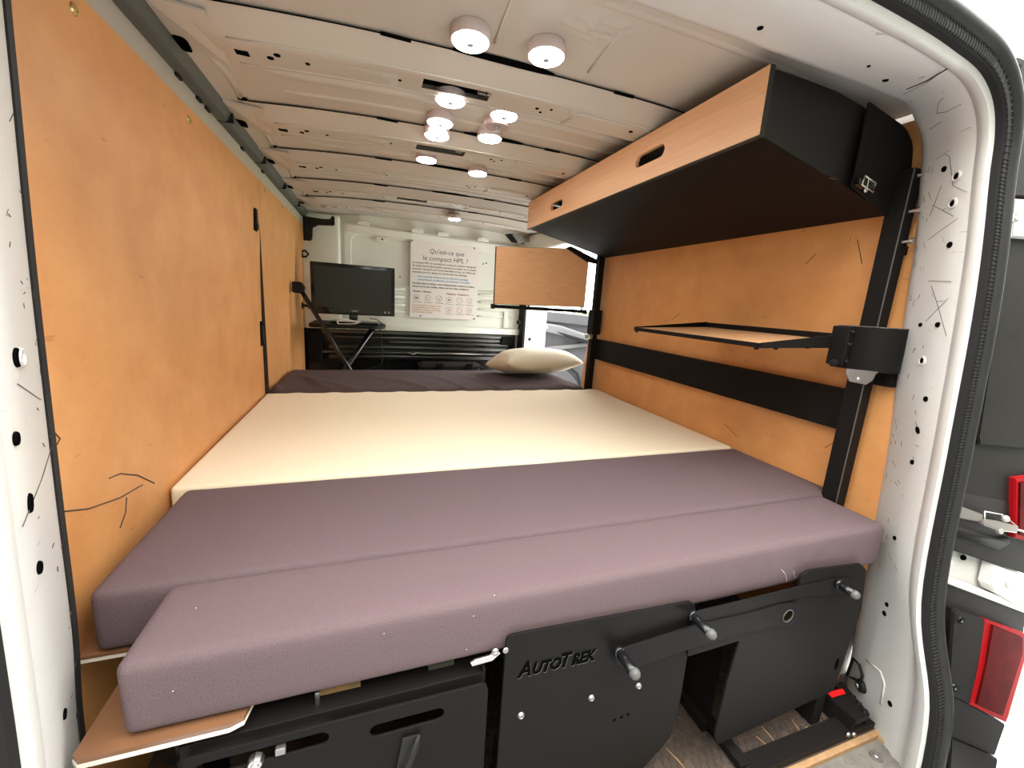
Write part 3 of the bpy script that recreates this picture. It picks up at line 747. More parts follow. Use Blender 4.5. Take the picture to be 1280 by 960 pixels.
for x in (.04,.25): obj('latch', bxm(x, x+.05, 2.765, 2.78, .455, .505, .004), 'black_gloss', tray)
# right door post (B-pillar) and sliding door aperture rail
BP = struct('trim_5', bxm(.755, .875, 3.0, 3.12, 0.0, 1.40, .012), 'bulk_paint', 'white door post beside the bulkhead', smooth=40)
obj('dark_edge', bxm(.735, .757, 2.985, 3.10, 0.35, 1.30, .004), 'plastic_black', BP)
for p in ((662,424),): q = PY(p, 2.998); obj('screw', lathe(BM(), [(0,.003),(.012,.002),(.013,0)], 10, axis_matrix(q,(0,-1,0))), 'plastic_black', BP)
q = PY((648,403), 2.98); obj('buffer', lathe(BM(), [(0,.02),(.012,.016),(.016,0)], 12, axis_matrix(q,(-.5,-1,0))), 'plastic_black', BP, smooth=40)
RR = struct('trim_6', bxm(.70, .86, 1.99, 3.12, 1.30, 1.42, .02, 3), 'bulk_paint', 'white roof rail above the side door opening', smooth=40)
# black bracket high in the left front corner, grey one on the right
bk = thing('roof_bracket', 'black L-shaped bracket at the front end of the cable duct', 'bracket', (-.69,2.97,1.33))
pts = [(-.775,1.245),(-.735,1.245),(-.725,1.26),(-.72,1.325),(-.69,1.345),(-.60,1.352),(-.592,1.36),(-.592,1.405),(-.605,1.41),(-.62,1.388),(-.66,1.385),(-.775,1.39)]
obj('bracket_plate', plate([pts], .03, M_XZ(2.985), .006), 'plastic_black', bk, smooth=40)
obj('stud', lathe(BM(), [(0,.02),(.006,.02),(.006,0)], 10, axis_matrix((-.75,2.97,1.33),(0,-1,0))), 'plastic_black', bk)
bk = thing('wall_clip', 'small black spring clip on the left front post', 'clip', (-.765,3.0,1.17))
bm = BM(); tube(bm, [(-.795,3.02,1.18),(-.77,3.0,1.185),(-.75,2.985,1.165),(-.765,2.985,1.145),(-.795,3.02,1.15)], .006, 8); obj('clip_loop', bm, 'black_gloss', bk, smooth=True)
obj('clip_base', bxm(-.80, -.788, 2.99, 3.04, 1.14, 1.19, .003), 'plastic_black', bk)
bk = thing('rubber_stop', 'small black rubber stop on the left front post', 'stop', (-.765,3.0,.84))
obj('stop_stem', lathe(BM(), [(.008,0),(.008,.03),(.018,.034),(.020,.045),(.010,.056),(0,.057)], 14, axis_matrix((-.795,3.0,.84),(1,-.2,0))), 'plastic_black', bk, smooth=40)
obj('stop_base', disc(BM(), (-.797,3.0,.84), (1,0,0), .02, .003), 'plastic_black', bk)
bk = thing('grab_handle_bracket', 'black and grey angled bracket under the roof by the side door', 'bracket', (.60,2.95,1.33))
P_ = [PY(p, 2.9) for p in ((631,293),(640,303),(656,305),(650,300),(642,292))]
obj('black_plate', plate([[(p.x,p.z) for p in P_]], .02, M_XZ(2.9), .003), 'plastic_black', bk)
P_ = [PY(p, 2.88) for p in ((640,293),(648,304),(656,303),(676,303),(690,301),(684,296),(664,291),(655,296),(648,292))]
obj('grey_plate', plate([[(p.x,p.z) for p in P_]], .02, M_XZ(2.88), .004), 'roof_band', bk, smooth=40)
# ---- passenger cab door, standing open outside the side opening
cdoor = thing('cab_door', 'grey-lined passenger door standing open outside the side opening', 'door', (1.25,3.5,.0))
MD = Matrix.Translation((1.0,3.75,0)) @ Matrix.Rotation(math.radians(-38), 4, 'Z')     # local: x along the door, y thickness
def dobj(name, me, m, lab=None, smooth=False): me.transform(MD); return obj(name, me, m, cdoor, lab, smooth)
out = rounded([(-.10,-.15),(1.0,-.15),(1.08,.1),(1.05,.84),(.60,.86),(-.10,.88)], .06)
dobj('door_card', plate([out], .05, M_XZ(0)), 'grey_door')
dobj('sill', plate([rounded([(-.10,.80),(1.03,.76),(1.05,.85),(-.10,.895)],.02)], .05, M_XZ(-.03), .008), 'grey_door', smooth=40)
dobj('armrest', plate([rounded([(.02,.70),(.10,.78),(.40,.76),(.80,.66),(.95,.60),(.90,.56),(.50,.66),(.20,.70)],.03)], .07, M_XZ(-.05), .012), 'grey_door_light', smooth=40)
dobj('handle_scoop', plate([rounded([(.10,.725),(.30,.725),(.28,.76),(.12,.765)],.015)], .012, M_XZ(-.082)), 'clear_lens')
dobj('trim_band', plate([rounded([(-.05,.53),(.25,.54),(.85,.66),(.85,.63),(.28,.505),(-.05,.50)],.015)], .04, M_XZ(-.04), .008), 'grey_door_light', smooth=40)
dobj('dark_inlay', plate([rounded([(.38,.705),(.92,.60),(.92,.57),(.50,.65)],.015)], .02, M_XZ(-.09), .004), 'grey_door_dark')
b_ = BM(); tube(b_, [MD @ Vector(p) for p in ((-.05,-.06,.47),(.2,-.07,.475),(.45,-.07,.43),(.6,-.07,.33),(.66,-.07,.20),(.66,-.06,.0))], .014, 8)
obj('pocket_rim', b_, 'grey_door_dark', cdoor, smooth=True)
dobj('map_pocket', plate([rounded([(-.05,.0),(.64,.0),(.62,.25),(.45,.40),(.2,.45),(-.05,.45)],.04)], .04, M_XZ(-.045), .008), 'grey_door', smooth=40)
# far bushes seen above the lawn
for i, (x, y, s, lab) in enumerate(((26,34,2.2,'broad green bush on the lawn, largest of the three'),(32,30,1.6,'medium green bush on the lawn beside the broad one'),(22,40,1.3,'small round green bush on the lawn farthest from the van'))):
    t = thing('bush', lab, 'bush', (x,y,-.5), 'bushes on the lawn')
    bm = BM(); bmesh.ops.create_icosphere(bm, subdivisions=4, radius=1)
    for v in bm.verts:
        n_ = 1+.35*noise.noise(v.co*2.3+Vector((i*7,0,0)))+.15*noise.noise(v.co*7)
        v.co = Vector((v.co.x*s*1.5*n_, v.co.y*s*n_, max(-.1,v.co.z)*s*.6*n_))+Vector((x,y,-.4))
    obj('foliage', bm, 'leaf_green', t, smooth=True)
    obj('stem', tube(BM(), [(x,y,-.52),(x,y,0)], .08, 8), 'raw_wood', t)
# ================================================================ BED
def wrinkle(p, amp, seed, sx=7, sy=3):
    return amp*noise.noise(Vector((p.x*sx+seed, p.y*sy, p.z*2)))
def cushion(name, label, m, b, r=.022, crown=.006, amp=.0025, nx=90, ny=40, nz=14, wr=None, group=None, piping=True, seed=0):
    x0,x1,y0,y1,z0,z1 = b
    def disp(p):
        u = (p.x-x0)/(x1-x0); v = (p.y-y0)/(y1-y0); w = (p.z-z0)/(z1-z0)
        e = max(0, min(u,1-u,.12)/.12)*max(0, min(v,1-v,.25)/.25)
        q = p.copy()
        if w > .5: q.z += crown*e + wrinkle(p, amp, seed)*min(1, e+.3)
        if v < .02: q.y -= .0015*math.sin(math.pi*min(max(w,0),1)) - wrinkle(p, amp*.4, seed+5, 14, 2)
        if wr: q = wr(q, u, v, w)
        return q
    t = thing(name, label, 'cushion', ((x0+x1)/2,(y0+y1)/2,z0), group)
    obj('cover', soft_box(x0,x1,y0,y1,z0,z1,r,nx,ny,nz,disp), m, t, smooth=True)
    return t
def wr_front(q, u, v, w):
    # pulled cloth: short vertical folds along the right half of the front edge
    if v < .12 and u > .45:
        a = (u-.45)/.55; q.y -= .0030*a*max(0,.3+noise.noise(Vector((u*38,w*1.2,4)))*1.6)*max(0, math.sin(math.pi*min(1,w)))
    return q
cu1 = cushion('bed_cushion', 'grey fabric cushion along the rear edge of the bed', 'fabric_grey', (-.668,.722,.514,.665,.400,.502), .014, .002, .0015, nx=140, wr=wr_front, group='grey bed cushions', seed=1)
cu2 = cushion('bed_cushion', 'wide grey fabric cushion between the rear edge cushion and the cream mattress', 'fabric_grey', (-.768,.797,.669,1.008,.398,.5), .014, .003, .002, group='grey bed cushions', seed=4)
def wr_cream(q, u, v, w):
    if v > .85 and w > .8: q.z += .003*max(0, math.sin(u*70+v*9))*(v-.85)/.15
    return q
cu3 = cushion('mattress', 'cream fabric mattress in the middle of the bed', 'fabric_cream', (-.798,.797,1.0125,1.925,.400,.502), .009, .002, .0012, nx=120, ny=60, wr=wr_cream, seed=7)
def wr_back(q, u, v, w):
    if w > .6:
        d = (u-.13)+.30*(v-.3)
        q.z += .016*math.exp(-(d/.022)**2)*max(0, 1-v*1.3)
        if v < .75: q.z += .016*max(0, math.sin(u*37+7*v+2*math.sin(u*11)))**5*(.75-v)
    return q
cu4 = cushion('bed_cushion', 'dark grey wrinkled cushion at the head of the bed under the pillow', 'fabric_dark', (-.797,.736,1.930,2.47,.400,.512), .028, .006, .003, nx=120, ny=48, wr=wr_back, group='grey bed cushions', seed=11)
for c_, (x0,x1,y,z), m in ((cu1,(-.655,.71,.5165,.409),'fabric_grey'),(cu2,(-.755,.785,.674,.404),'fabric_grey')):
    obj('seam', tube(BM(), [(x0,y,z),(0,y,z),(x1,y,z)], .0018, 6), m, c_)
obj('seam', tube(BM(), [(-.7665,.69,.482),(-.7665,.98,.482)], .0016, 6), 'fabric_dark', cu2)
obj('seam', tube(BM(), [(-.79,1.014,.492),(0,1.013,.493),(.79,1.014,.492)], .0016, 6), 'fabric_pillow', cu3)
obj('seam', tube(BM(), [(-.78,1.932,.484),(0,1.930,.487),(.78,1.932,.484)], .0018, 6), 'fabric_dark', cu4)
for pts in ([(977,712),(982,718),(984,728)],[(992,714),(994,722)],[(1010,716),(1014,712)]):
    obj('lint_thread', tube(BM(), [PY(p,.5105) for p in pts], .0004, 4), 'white_cable', cu1)
for p in ((618,648+96),(592,770),(583,812),(480,792),(216,864),(245,760)):
    obj('lint_speck', disc(BM(), PY(p,.5112) if p[1] > 775 else PZ(p,.5046), (0,-1,0) if p[1] > 775 else (0,0,1), .0006, .0003, 6), 'white_cable', cu1)
# pillow
pw = thing('pillow', 'plump cream pillow lying against the black post at the bed head', 'pillow', (.56,2.33,.515))
bm = BM(); n = 40; m_ = 26; gp = {}
for s in (1,-1):
    for i in range(n+1):
        for j in range(m_+1):
            u, v = i/n*2-1, j/m_*2-1
            h = (max(0,1-abs(u)**3.2)**.5)*(max(0,1-abs(v)**2.4)**.5)
            pin = 1-.07*(1-abs(v)**2)*abs(u)**6; pin2 = 1-.10*(1-abs(u)**2)*abs(v)**6
            x = u*.250*pin; y = v*.165*pin2
            z = (.092 if s > 0 else -.058)*h + .006*noise.noise(Vector((x*14,y*14,s)))*h
            if s < 0 and (i in (0,n) or j in (0,m_)): gp[s,i,j] = gp[1,i,j]; continue
            gp[s,i,j] = bm.verts.new((x,y,z))
    for i in range(n):
        for j in range(m_):
            q = [gp[s,i,j],gp[s,i+1,j],gp[s,i+1,j+1],gp[s,i,j+1]]
            q = list(dict.fromkeys(q))
            if len(q) > 2:
                try: bm.faces.new(q if s > 0 else q[::-1])
                except ValueError: pass
MP = Matrix.Translation((.54,2.24,.592)) @ Matrix.Rotation(math.radians(8),4,'Z') @ Matrix.Rotation(math.radians(-10),4,'X')
bmesh.ops.transform(bm, matrix=MP, verts=bm.verts[:])
obj('pillow_case', bm, 'fabric_pillow', pw, smooth=True)
# boards carrying the cushions
t = thing('bed_board', 'glossy brown board with a white edge under the rear cushion', 'board', (0,.56,.385))
brd = [(-.712,.512),(-.704,.504),(-.555,.504),(-.54,.510),(-.53,.56),(.70,.56),(.70,.655),(-.712,.655)]
obj('board_top', plate([brd], .006, M_XY(.3955)), 'hpl_top', t)
obj('board_edge', plate([[(x*1.0008,y-.0006) for x,y in brd]], .006, M_XY(.3893)), 'hpl_edge', t)
t = thing('bed_board', 'large brown board under the wide grey cushion and mattress', 'board', (0,1.5,.385))
obj('board_top', bxm(-.79,.79,.672,2.46,.391,.397,.001), 'hpl_top', t)
obj('board_core', bxm(-.789,.789,.673,2.46,.384,.391,.001), 'hpl_edge', t)
for x in (-.60,-.10,.45):
    for y in (1.0,1.7,2.4): obj('leg', bxm(x-.02,x+.02,y-.02,y+.02,0,.384,.003), 'black_steel', t)
# ================================================================ BED FRONT: drawer unit, printed panel, side panel
def XZ(p, y): q = PY(p, y); return (q.x, q.z)
YD = .500
t = thing('drawer_unit', 'black steel drawer unit under the left half of the bed', 'drawer unit', (-.38,.56,0))
d1 = [XZ((212,936),YD+.012), XZ((320,905),YD+.012), XZ((601,838),YD+.012)]
p1 = rounded([(-.612,d1[0][1]),(-.222,d1[2][1]-.002),(-.216,d1[2][1]-.010),(-.216,.02),(-.612,.02)], .006)
obj('body_plate', plate([p1, [(-.59,.05),(-.24,.05),(-.24,.352),(-.59,.352)]], .004, M_XZ(YD+.012), .0008), 'black_steel', t)
obj('side_plate', bxm(-.616,-.612,YD+.012,.66,.02,.385), 'black_steel', t)
obj('side_plate', bxm(-.220,-.216,YD+.012,.66,.02,.380), 'black_steel', t)
obj('top_flange', bxm(-.612,-.218,YD+.014,YD+.05,.368,.371), 'black_steel', t)
hcx, hcz = XZ((510,901.5),YD); hw = abs(XZ((556,888),YD)[0]-XZ((463,913),YD)[0])
scx, scz = XZ((331,941),YD)
dp = rounded([(-.605,XZ((603,855),YD)[1]+.002),(-.218,XZ((603,855),YD)[1]+.002),(-.214,XZ((608,862),YD)[1]),(-.214,.03),(-.605,.03)], [.004,.006,.006,.01,.01])
fc = obj('drawer_front', plate([dp, oval(hcx,hcz,hw,.021), oval(scx,scz,.155,.021)], .004, M_XZ(YD), .0008), 'black_steel', t)
obj('latch_bolt', lathe(BM(), [(0,.012),(.004,.012),(.005,.010),(.008,.010),(.0095,.006),(.0095,0)], 8, axis_matrix(PY((321,947),YD), (0,-1,0))), 'steel', fc, smooth=40)
obj('latch_pin', bxm(*(lambda q:(q.x-.006,q.x+.006,YD-.004,YD+.004,q.z-.005,q.z+.005))(PY((351,937),YD)), .001), 'steel_dull', fc)
obj('hole', disc(BM(), PY((217,950),YD+.009), (0,-1,0), .006, .001), 'dark_hole', t)
S0 = [PY(p, YD-.004) for p in ((503,922),(525,916),(524,930),(512,960),(500,985),(490,985))]
obj('pull_strap', plate([[(p.x,p.z) for p in S0]], .003, M_XZ(YD-.006)), 'rubber', fc)
obj('strap_fold', tube(BM(), [PY((524,918),YD-.008),PY((514,945),YD-.016),PY((498,975),YD-.012)], .003, 6), 'rubber', fc, smooth=True)
q = PY((397,873), .53); obj('catch_pin', bxm(q.x-.003,q.x+.003,.527,.533,q.z-.012,q.z+.012,.001), 'steel', t)
obj('support_block', bxm(-.46,-.40,.54,.58,.371,.3862), 'raw_wood', t)
obj('support_block', bxm(-.30,-.26,.54,.58,.371,.3862), 'duct_grey', t)
# panel with the cut-out lettering
YA = .505
t = thing('lettered_panel', 'black steel panel with cut-out AutoTrek lettering and round bolts', 'panel', (0,.54,.02))
A = [XZ(p,YA) for p in ((625,806),(633,795),(650,790.5),(862,751),(868,755),(868,766),(858,820),(850,870),(838,920))]
A = rounded([(-.188,A[2][1])]+A[2:8]+[A[8],(.10,.045),(-.190,.045)], [.012,.002,.002,.003,.004,.006,.01,.02,.02,.01])
AP = obj('panel_plate', plate([A], .005, M_XZ(YA), .001), 'black_steel', t)
obj('back_flange', bxm(-.183,.15,YA+.002,YA+.05,.375,.378), 'black_steel', t)
obj('foot', bxm(-.18,-.14,YA+.003,YA+.05,.0,.20,.002), 'black_steel', t)
obj('foot', bxm(.05,.09,YA+.003,YA+.05,.0,.20,.002), 'black_steel', t)
L0, L1 = XZ((648,846),YA-.003), XZ((746,823),YA-.003)
ang = math.atan2(L1[1]-L0[1], L1[0]-L0[0])
def MT(x, z, y, a=0): return Matrix.Translation((x,y,z)) @ Matrix.Rotation(a,4,'Y') @ Matrix.Rotation(math.radians(90),4,'X')
wid = L1[0]-L0[0]
ms = []
xx = L0[0]
def adv(body, size, x, z):
    me = text_mesh(body, size, MT(x, z, YA-.0033), shear=.25, bold=.0014, extrude=.0004)
    w = max(v.co.x for v in me.vertices); ms.append(me); return w+.0015
xx = adv('A', .036, xx, L0[1]-.001); xx = adv('UTO', .028, xx-.001, L0[1]-.001); xx = adv('T', .036, xx-.007, L0[1]-.001); xx = adv('REK', .028, xx-.003, L0[1]-.001)
s_ = wid/(xx-L0[0])
for me in ms:
    for v in me.vertices: v.co.x = L0[0]+(v.co.x-L0[0])*s_; v.co.z = L0[1]+(v.co.z-L0[1])*1.05+(v.co.x-L0[0])*(L1[1]-L0[1])/wid
ed = merge([m.copy() for m in ms]); bmesh.ops.translate(ed, verts=ed.verts[:], vec=(.0004,.0003,-.0009))  # lighter shifted copy paints a highlight along the letters' lower edges
obj('edge_highlight', ed, 'steel_dull', AP)
obj('lettering', merge(ms), 'dark_hole', AP)
for p in ((651,894),(739,872),(798,857)):
    obj('bolt', lathe(BM(), [(0,.002),(.002,.002),(.0028,.004),(.0045,.0035),(.006,.0)], 14, axis_matrix(PY(p,YA-.0025),(0,-1,0))), 'steel_dull', t, smooth=50)
for p in ((768,900),(777,896.5),(785,893)):
    obj('hole', disc(BM(), PY(p,YA-.0025), (0,-1,0), .0035, .0006, 10, .0028), 'dark_hole', t)
obj('bolt', lathe(BM(), [(0,.002),(.004,.0018),(.005,0)], 12, axis_matrix(PY((632,813),YA-.0025),(0,-1,0))), 'steel_dull', t)
# hinge between drawer unit and panel
t = thing('latch_lever', 'small bright metal latch lever beside the lettered panel top', 'latch', PY((605,822),.505))
P_ = [PY(p,.507) for p in ((588,828),(594,824),(612,819),(622,812),(625,816),(615,825),(590,832))]
obj('lever_plate', plate([[(p.x,p.z) for p in P_]], .004, M_XZ(.507), .0008), 'steel', t)
obj('rivet', lathe(BM(), [(0,.004),(.004,.003),(.006,0)], 12, axis_matrix(PY((619,815),.503),(0,-1,0))), 'steel', t, smooth=50)
# right side panel
YS = .498
t = thing('side_panel', 'black steel side panel beside the under-bed opening on the right', 'panel', (.5,.53,.02))
B_ = [XZ(p,YS) for p in ((866,768),(998,733),(1000,719),(1010,712),(1075,704),(1082,712),(1075,762),(1041,862),(896,930),(892,918),(908,850),(923,800),(858,820))]
rc = XZ((984,769),YS)
SP = obj('panel_plate', plate([rounded(B_, [.01,.004,.006,.006,.008,.008,.01,.01,.01,.01,.004,.002,.006]), circle2(rc[0],rc[1],.0150)], .005, M_XZ(YS), .001), 'black_steel', t)
obj('hole_backing', disc(BM(), (rc[0],YS+.012,rc[1]), (0,-1,0), .016, .001), 'dark_hole', SP)
obj('foot', bxm(.60,.63,YS+.003,YS+.05,.0,.30,.002), 'black_steel', t)
obj('keyhole_slot', plate([[XZ(p,YS) for p in ((948,778),(973,770),(973,774),(950,780.5))]], .0016, M_XZ(YS-.0028)), 'dark_hole', SP)
ar = XZ((866,800),YS); obj('hole', disc(BM(), (ar[0],YS-.0028,ar[1]), (0,-1,0), .0035, .0006, 10), 'dark_hole', SP)
obj('oval_hole', disc(BM(), PY((1046,830),YS-.0028), (0,-1,0), .006, .0008, 12, .016), 'dark_hole', SP)
obj('oval_hole', disc(BM(), PY((1066,731),YS-.0028), (0,-1,0), .009, .0008, 12, .006), 'dark_hole', SP)
YC = .491
t = thing('locking_arm', 'long black locking arm bolted across the two front panels', 'bracket', (.25,.52,.30))
C_ = [XZ(p,YC) for p in ((767,822),(772,812),(868,781),(929,768),(980,754),(996,753),(1000,768),(992,782),(976,782),(930,791),(858,812),(782,838),(771,832))]
rc2 = XZ((984,769),YC)
obj('arm_plate', plate([rounded(C_, .010, 6), circle2(rc2[0],rc2[1],.0118)], .004, M_XZ(YC), .0008), 'black_steel', t)
YU = .493
obj('raised_ring', tube(BM(), [(rc2[0]+.0135*math.cos(2*math.pi*k/24), YC-.0022, rc2[1]+.0135*math.sin(2*math.pi*k/24)) for k in range(25)], .0010, 6), 'duct_grey', t, smooth=True)  # raised ring in lighter grey, painting a highlight round the hole
t2 = thing('locking_arm', 'short upper black arm between two knobs at the cushion edge', 'bracket', (.42,.516,.37))
C2 = [XZ(p,YU) for p in ((866,772),(872,764),(1000,733),(1054,722),(1068,724),(1072,736),(1062,742),(1002,746),(876,782))]
obj('arm_plate', plate([rounded(C2, .006, 5)], .003, M_XZ(YS-.0042), .0006), 'black_steel', t2)
def knob(parent, p, y, ln=.05, nm='knob'):
    q = PY(p, y); d = Vector((.10,-1,-.12))
    k = obj(nm, lathe(BM(), [(.0095,0),(.0105,.003),(.0095,.006),(.0075,.007),(.0085,.010),(.0085,ln*.75),(.0075,ln*.8)], 18, axis_matrix(q, d)), 'black_gloss', parent, smooth=40)
    e = q+d.normalized()*ln*.80
    obj('knob_end', lathe(BM(), [(.0085,0),(.0092,.003),(.0082,.008),(.005,.0115),(0,.0125)], 18, axis_matrix(e, d)), 'duct_grey', k, smooth=50)
knob(t, (772,812), YC-.002); knob(t2, (864,767), YS-.006); knob(t2, (1046,728), YS-.006, .038)
# black plastic-wrapped bundle and back wall in the opening
t = thing('plastic_bag', 'shiny black plastic wrapped bundle in the under-bed opening', 'bag', (.32,.66,.30))
def bag(p): return p+Vector((.006*noise.noise(p*40), .012*noise.noise(p*30+Vector((3,0,0))), .010*noise.noise(p*35+Vector((0,5,0)))))
obj('film', soft_box(.06,.33,.60,.74,.262,.368,.03,24,14,12,bag), 'bag_film', t, smooth=True)
obj('tie', tube(BM(), [(.1,.592,.30),(.22,.583,.292),(.32,.592,.285)], .006, 8), 'bag_film', t, smooth=True)
t = thing('under_bed_runner', 'black steel runner frame standing on the floor under the bed', 'frame', (.38,1.0,0))
obj('side_plate', bxm(.345,.349,.56,1.6,.0,.38), 'black_steel', t); obj('rail', bxm(.33,.345,.56,1.6,.004,.030,.002), 'black_steel', t)
obj('back_plate', bxm(-.20,.345,1.25,1.255,.0,.36), 'black_steel', t)
# floor sledge with bracket
t = thing('floor_rail', 'black steel floor rail and raised foot by the right door pillar', 'rail', (.6,.47,0))
Q = [PZ(p, .012) for p in ((912,966),(1083,893),(1092,905),(922,978))]
obj('cross_bar', bxm(.355,.745,.452,.492,.0035,.018,.002), 'black_steel', t)
obj('long_bar', bxm(.345,.372,.47,.90,.0035,.022,.002), 'black_steel', t)
FP = [PZ(p, .050) for p in ((1027,864),(1052,852),(1086,892),(1069,900))]
obj('foot_plate', plate([[(p.x,p.y) for p in FP]], .004, M_XY(.050), .0008), 'black_steel', t)
for i, j in ((0,3),(1,2),(3,2)):
    bm = BM(); A, B = FP[i], FP[j]; n = Vector((B.y-A.y, A.x-B.x, 0)).normalized()*.002
    v = [bm.verts.new(p) for p in (A+n+Vector((0,0,-.0465)), B+n+Vector((0,0,-.0465)), B+n, A+n, A-n+Vector((0,0,-.0465)), B-n+Vector((0,0,-.0465)), B-n, A-n)]
    if i == 3:
        for q in v: q.co.z = max(q.co.z, .036)
    for q in ((0,1,2,3),(4,5,6,7),(0,1,5,4),(1,2,6,5),(2,3,7,6),(3,0,4,7)): bm.faces.new([v[k] for k in q])
    obj('foot_side', bm, 'black_steel', t)
for k in (.45,.66,.87): obj('bolt', lathe(BM(), [(0,.004),(.006,.003),(.007,0)], 10, axis_matrix(FP[1].lerp(FP[2],k)+Vector((-.008,-.004,.002)),(0,0,1))), 'black_gloss', t, smooth=40)
for p in ((1060,918),(1067,918)): obj('bolt', lathe(BM(), [(0,.004),(.005,.003),(.006,0)], 10, axis_matrix(PY(p,.4515),(0,-1,0))), 'steel_dull', t)
q = PZ((1046,867), .0525)
t = thing('red_strap', 'bright red tape strap on the floor rail foot', 'strap', q)
FR = [PZ(p, .0528) for p in ((1034,866),(1053,861),(1057,867),(1040,872))]
obj('flat_end', plate([[(p.x,p.y) for p in FR]], .0016, M_XY(.0530)), 'red_plastic', t)
yq = FR[1].y
P_ = [PY(p, yq+.002) for p in ((1045,862),(1040,853),(1047,850),(1041,844))]
bm = BM(); rows = [[bm.verts.new(p+Vector((dx,0,0))) for dx in (-.005,.008)] for p in P_]
for a, b in zip(rows, rows[1:]): bm.faces.new((a[0],a[1],b[1],b[0]))
bmesh.ops.solidify(bm, geom=bm.faces[:], thickness=.0016); obj('folded_end', bm, 'red_plastic', t)
# lashing ring on the pillar foot
hr = jamb_point((1080,858))
t = thing('lashing_ring', 'black lashing eye with oval ring on the white pillar foot', 'ring', hr[0])
n_ = hr[1]; base = hr[0]+n_*.004
obj('eye_base', lathe(BM(), [(0,.012),(.008,.012),(.014,.008),(.016,.0)], 20, axis_matrix(base, n_)), 'plastic_black', t, smooth=40)
obj('eye_bolt', lathe(BM(), [(0,.016),(.006,.015),(.007,.010)], 14, axis_matrix(base, n_)), 'steel_dull', t, smooth=40)
R_ = [jamb_point(p) for p in ((1076,850),(1066,846),(1062,832),(1066,824),(1074,824),(1082,832),(1086,846),(1084,852),(1078,852))]
bm = BM(); tube(bm, [q[0]+q[1]*.014 for q in R_ if q], .0035, 8); obj('ring_loop', bm, 'plastic_black', t, smooth=True)
# ================================================================ RIGHT WALL FITTINGS
# posts
def post(y, z0, z1, label, w=.036, nut=()):
    xw = wx((z0+z1)/2, 1)
    t = thing('upright_post', label, 'post', (.765,y,z0), 'black upright posts on the right wall')
    bm = BM()
    o = obj('post_tube', bxm(.742,.775,y-w/2,y+w/2,z0,z1,.002), 'black_steel', t)
    return t
p1_ = post(.655, .02, 1.285, 'thick black upright post carrying the swivel bracket', .040)
obj('channel_lip', bxm(.7395,.742,.6345,.6365,.02,1.285), 'duct_grey', p1_)
for z in (1.27,1.195,1.13):
    obj('bolt', lathe(BM(), [(.004,0),(.004,.014),(.007,.014),(.007,.019),(0,.020)], 10, axis_matrix((.757,.6352,z),(.15,-1,.1))), 'steel', p1_, smooth=40)
obj('spacer', bxm(.768,.80,.64,.655,1.105,1.125,.002), 'black_steel', p1_)
p2_ = post(1.955, .398, 1.22, 'thin black upright post at the bed head beside the pillow', .034)
obj('sleeve', bxm(.734,.783,1.925,1.985,.80,.93,.004), 'black_steel', p2_)
obj('clamp', bxm(.722,.742,1.93,1.98,.775,.80,.002), 'steel', p2_)
for dx in (-.03,.055): obj('nut', lathe(BM(), [(0,.01),(.008,.01),(.008,0)], 6, axis_matrix((.757+dx,1.932,.785),(0,-1,0))), 'steel', p2_)
# long rail
t = thing('wall_rail', 'long flat black rail between the two posts on the hardboard', 'rail', (.776,1.3,.66))
obj('rail_plate', bxm(.776,.782,.662,1.945,.668,.775,.001), 'black_steel', t)
obj('flange', bxm(.776,.795,.662,1.945,.7735,.7755,.0005), 'black_steel', t)
for p in ((838,468),(842,465),(842,471)):
    q = PX(p, .7755); obj('hole', disc(BM(), q, (-1,0,0), .005, .0006, 10), 'dark_hole', t)
# overhead cabinet
YN, YF = .685, 1.945
t = thing('overhead_cabinet', 'wood-fronted overhead locker with black end and underside', 'cabinet', (.56,1.3,1.20))
ends = [(.349,1.294),(.349,1.412),(.443,1.412),(.531,1.409),(.614,1.398),(.70,1.375),(.772,1.34),(.772,1.198),(.616,1.236)]
for y in (YN, YF-.004): obj('end_panel', plate([ends], .004, M_XZ(y+.002), .0006), 'black_steel_soft', t)
bm = BM(); v = [bm.verts.new(p) for p in ((.349,YN,1.294),(.349,YF,1.294),(.616,YF,1.236),(.616,YN,1.236),(.772,YF,1.198),(.772,YN,1.198))]
bm.faces.new((v[0],v[1],v[2],v[3])); bm.faces.new((v[3],v[2],v[4],v[5])); bmesh.ops.solidify(bm, geom=bm.faces[:], thickness=-.003)
obj('bottom_panel', bm, 'black_steel_soft', t)
bm = BM(); v = [bm.verts.new(p) for p in ((.35,YN+.01,1.306),(.35,YF-.01,1.306),(.77,YF-.01,1.215),(.77,YN+.01,1.215))]; bm.faces.new(v)
s1, s2 = PX((813,195.5),.340), PX((696.5,256.5),.340)
fr_ = obj('wood_front', plate([[(YN-.006,1.292),(YF+.004,1.292),(YF+.004,1.414),(YN-.006,1.414)], oval(s1.y,s1.z,.125,.032), oval(s2.y,s2.z,.115,.030)], .012, M_YZ(.342), .0006), 'beech', t)
obj('black_edge', bxm(.336,.348,YN-.0072,YF+.005,1.2905,1.2922), 'panel_edge', fr_)
obj('black_edge', bxm(.336,.348,YN-.0072,YN-.0062,1.292,1.414), 'panel_edge', fr_)
obj('back_panel', bxm(.772,.775,YN,YF,1.198,1.34), 'black_steel_soft', t)
obj('hinge_pin', bxm(.55,.58,YN-.004,YN,1.246,1.250), 'black_gloss', t)
t = thing('cabinet_bracket', 'black end bracket plate between the locker and the rear post', 'bracket', (.70,.67,1.20))
bp_ = [(.603,1.398),(.735,1.372),(.772,1.345),(.786,1.29),(.760,1.285),(.760,1.182),(.60,1.236),(.604,1.255)]
obj('bracket_plate', plate([rounded(bp_, [.004,.02,.02,.004,.002,.002,.012,.01])], .004, M_XZ(.668), .0008), 'black_steel', t)
